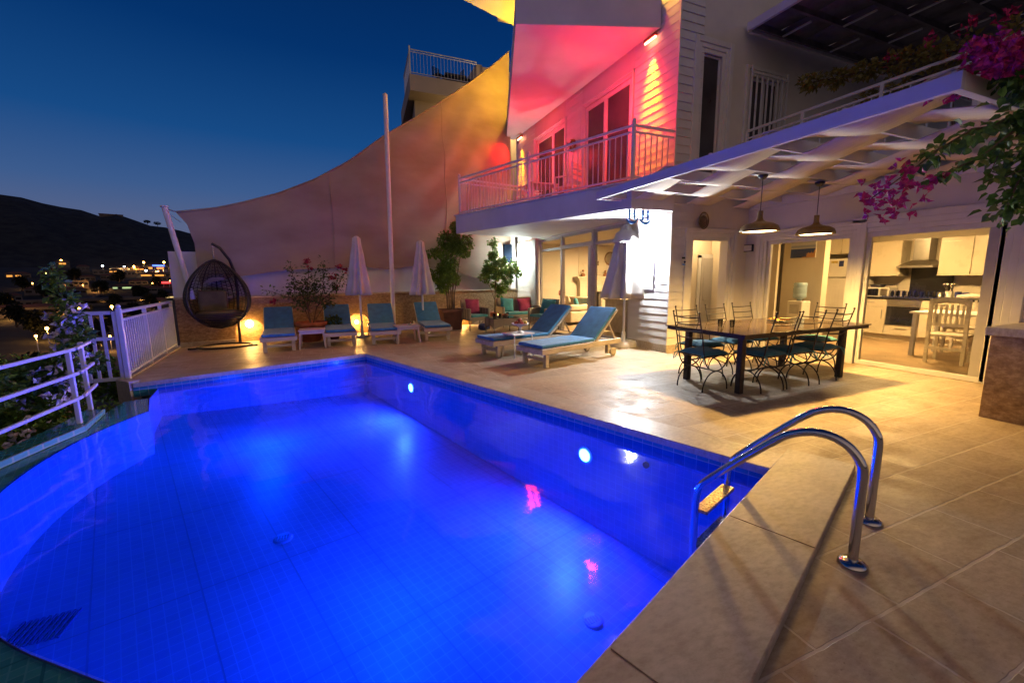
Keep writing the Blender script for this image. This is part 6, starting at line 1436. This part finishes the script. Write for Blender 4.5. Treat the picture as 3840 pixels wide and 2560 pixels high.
b.build('stand', MT['white'], t); b = MB(); b.lathe([(.001, .05), (.08, .04), (.09, 0), (.16, -.01), (.165, -.02), (.001, -.012)], n=20); orient(b, (.0, -.07, 1.62), (0, -1, .2)); b.build('hat', MT['red'], t); b = MB(); b.ball((.03, -.06, 1.12), .09, 10, 8, 1.6); b.build('bag', MT['ornament'], t)
t = thing('hall_lamp', 'small lit ceiling lamp in the hall', 'ceiling lamp', (1.6, .55, 2.44), 0, 'ceiling lamps indoors'); b = MB(); b.lathe([(.09, -.03), (.1, .05)], n=16); b.build('frame', MT['white'], t); b = MB(); b.lathe([(.085, -.032), (.001, -.036)], n=16, cap=False); b.build('diffuser', bpy.data.materials['ceiling_diffuser'], t)
light('POINT', 'hall_light', (1.5, .5, 2.2), 30, (1, .66, .30), t, .1)
# ------------------------------------------------------------------ living room
t = thing('fireplace', 'cream fireplace surround with a dark hearth opening', 'fireplace', (2.8, 6.62, 0))
b = MB(); b.box(-.66, -.24, -.22, -.02, 0, 1.28); b.box(.24, .66, -.22, -.02, 0, 1.28); b.box(-.24, .24, -.22, -.02, .93, 1.28); b.box(-.6, .6, -.02, -.001, 1.5, 2.5); b.build('surround', MT['cab'], t, bevel=.01)
b = MB(); b.box(-.82, .82, -.32, -.0, 1.40, 1.46); b.box(-.74, .74, -.28, -.0, 1.34, 1.399); b.box(-.70, .70, -.25, -.0, 1.281, 1.339); b.build('mantel', MT['cab'], t, bevel=.008); b = MB(); b.box(-.235, .235, -.05, -.02, 0, .925); b.build('hearth_back', MT['dark'], t); b = MB(); b.box(-.7, .7, -.5, -.22, 0, .08); b.build('hearth', MT['coping'], t)
for x, s, lb in ((2.28, 1.2, 'clay figurine at the left of the mantel'), (2.72, 1, 'clay figurine in the middle of the mantel'), (3.2, 1.1, 'clay figurines at the right of the mantel')):
    t = thing('figurine', lb, 'figurine', (x, 6.44, 1.462), 0, 'ornaments on the mantel'); b = MB(); b.lathe([(.05 * s, 0), (.07 * s, .05), (.03 * s, .12), (.001, .13)], n=12); b.build('body', MT['ornament'], t); b = MB(); b.ball((0, 0, .16 * s), .035 * s, 10, 7); b.build('head', MT['ornament'], t)
t = thing('wall_clock', 'small round dark clock above the mantel', 'clock', (2.72, 6.60, 2.14)); b = MB(); b.lathe([(.09, 0), (.09, .03), (.07, .035)], n=24); orient(b, (0, 0, 0), (0, -1, 0)); b.build('case', MT['brown'], t); b = MB(); b.lathe([(.065, .036), (.001, .037)], n=24, cap=False); orient(b, (0, 0, 0), (0, -1, 0)); b.build('dial', MT['appl'], t)
t = thing('wall_sign', 'small brown plaque above the mantel under the clock', 'plaque', (2.83, 6.60, 1.92)); b = MB(); b.box(-.18, .18, -.02, 0, -.08, .06); b.build('board', MT['basket'], t); b = MB(); b.box(-.19, .19, -.024, -.0205, .05, .066); b.build('edge', MT['brown'], t)
t = thing('round_mirror', 'round dark framed mirror on the living room wall right of the plaque', 'mirror', (3.5, 6.60, 2.08)); b = MB(); b.lathe([(.24, 0), (.24, .03), (.2, .035)], n=28); orient(b, (0, 0, 0), (0, -1, 0)); b.build('frame', MT['brown'], t); b = MB(); b.lathe([(.2, .036), (.001, .036)], n=28, cap=False); orient(b, (0, 0, 0), (0, -1, 0)); b.build('mirror_glass', MT['steel_b'], t)
t = thing('living_sofa', 'beige sofa inside the glass door', 'sofa', (1.25, 5.55, 0)); slab(-.45, .45, -.75, .85, .08, .42, 'base', 'sofa', t, .04); slab(-.45, .42, .65, .85, .421, .66, 'armrest', 'sofa', t, .06); slab(.25, .45, -.75, .649, .421, .82, 'backrest', 'sofa', t, .06); slab(-.45, .249, -.75, -.58, .421, .62, 'armrest', 'sofa', t, .06)
cushion('throw_cushion', 'orange beige cushion on the indoor sofa', 'sofa', (1.2, 5.6, .66), (radians(-15), 0, radians(70)), .42, 'cushions on the indoor sofa'); cushion('throw_cushion', 'teal cushion on the indoor sofa', 'teal', (1.25, 5.2, .64), (radians(-15), 0, radians(60)), .36, 'cushions on the indoor sofa')
t = thing('flower_stand', 'small red flowers in a vase behind the indoor sofa', 'flowers', (1.15, 5.95, .0)); b = MB(); b.lathe([(.1, 0), (.03, .04), (.03, .78), (.08, .8)], n=12); b.build('stand', MT['brown'], t); b = MB(); blooms(b, (0, 0, .95), 26, .11, .06, random.Random(2)); b.build('flowers', MT['petal_red'], t)
t = thing('sideboard', 'beige sideboard inside the window behind the near umbrella', 'sideboard', (1.1, 2.6, 0)); b = MB(); b.box(-.25, .45, -.55, .55, .05, .84); b.build('body', MT['sofa'], t, bevel=.01); b = MB(); b.box(-.28, .48, -.58, .58, .841, .875); b.build('board_top', MT['sofa'], t)
t = thing('flower_basket', 'basket of dried pinkish flowers on the indoor sideboard', 'flowers', (1.0, 2.92, .876)); b = MB(); b.lathe([(.12, 0), (.17, .14), (.16, .14), (.001, .10)], n=18); b.build('basket', MT['room'], t); b = MB(); blooms(b, (0, 0, .18), 60, .17, .05, random.Random(6), .5); crown(b, (0, 0, .17), .16, 60, .06, .04, .5, 8); b.build('flowers', MT['ornament'], t)
t = thing('ceiling_lamp', 'round lit ceiling lamp in the living room', 'ceiling lamp', (2.3, 3.8, 2.52), 0, 'ceiling lamps indoors'); b = MB(); b.lathe([(.2, -.05), (.22, 0)], n=24); b.build('frame', MT['white'], t); b = MB(); b.lathe([(.19, -.058), (.001, -.06)], n=24, cap=False); b.build('diffuser', bpy.data.materials['ceiling_diffuser'], t)
light('AREA', 'living_light', (2.3, 3.8, 2.42), 430, (1, .66, .30), t, aim=(0, 0, -1), size=.5)
# ------------------------------------------------------------------ neighbour behind the sail
t = thing('neighbour_house', 'pale neighbouring building rising behind the shade sail with a roof terrace', 'building', (2.2, 18, 0))
b = MB(); b.prism([(-3.75, -2.0), (-.4, -2.0), (2.8, 2), (-3.4, 3)], 10.5, 11.25); b.build('terrace_slab', MT['beige'], t); b = MB(); b.prism([(-3.35, -.9), (1.5, -1.3), (3.6, -1.2), (3.6, 6), (-2.5, 6)], -3, 10.5); b.build('wall', MT['beige'], t)
b = MB(); b.box(-.30, .0, -1.9, 3, 11.25, 12.3); b.box(0, 3.5, -1.95, -1.7, 11.25, 12.2); b.build('parapet', MT['beige'], t)
rt, o1 = rail_run('neighbour_railing', 'faint white railing of the roof terrace behind the shade sail', [((-1.5, 16.06), (1.9, 16.06)), ((-1.5, 16.06), (-1.3, 19))], 1.1, .17, 11.26)
post(rt, o1, -1.5, 16.06, 11.26, 1.2, .07)
for k, (x, a) in enumerate(((0.05, .5), (1.5, 1.7))):
    c = thing('terrace_chair', ('dark slatted chair on the neighbouring terrace, left of the table', 'dark slatted chair on the neighbouring terrace, right of the table')[k], 'chair', (x, 16.7, 11.255), a, 'chairs on the neighbouring terrace'); b = MB()
    for z in (.5, .58, .66, .74, .82): b.box(-.22, .22, .18, .2, z, z + .04)
    b.build('backrest', MT['dark'], c); b = MB(); b.box(-.23, .23, -.22, .22, .42, .45); b.build('seat', MT['dark'], c); b = MB()
    for sx in (-1, 1):
        for sy in (-1, 1): b.box(sx * .21 - .015, sx * .21 + .015, sy * .2 - .015, sy * .2 + .015, 0, .42 if sy < 0 else .86)
    b.build('legs', MT['dark'], c)
c = thing('terrace_table', 'dark table on the neighbouring roof terrace', 'table', (.9, 16.6, 11.255)); b = MB(); b.box(-.6, .5, -.35, .4, .36, .46); b.build('table_top', MT['dark'], c); b = MB(); b.box(-.5, -.44, -.3, .3, 0, .36); b.box(.36, .42, -.3, .3, 0, .36); b.build('legs', MT['dark'], c)
light('POINT', 'neighbour_light', (3.4, 15.6, 9.6), 400, (1, .62, .22), t, .3)
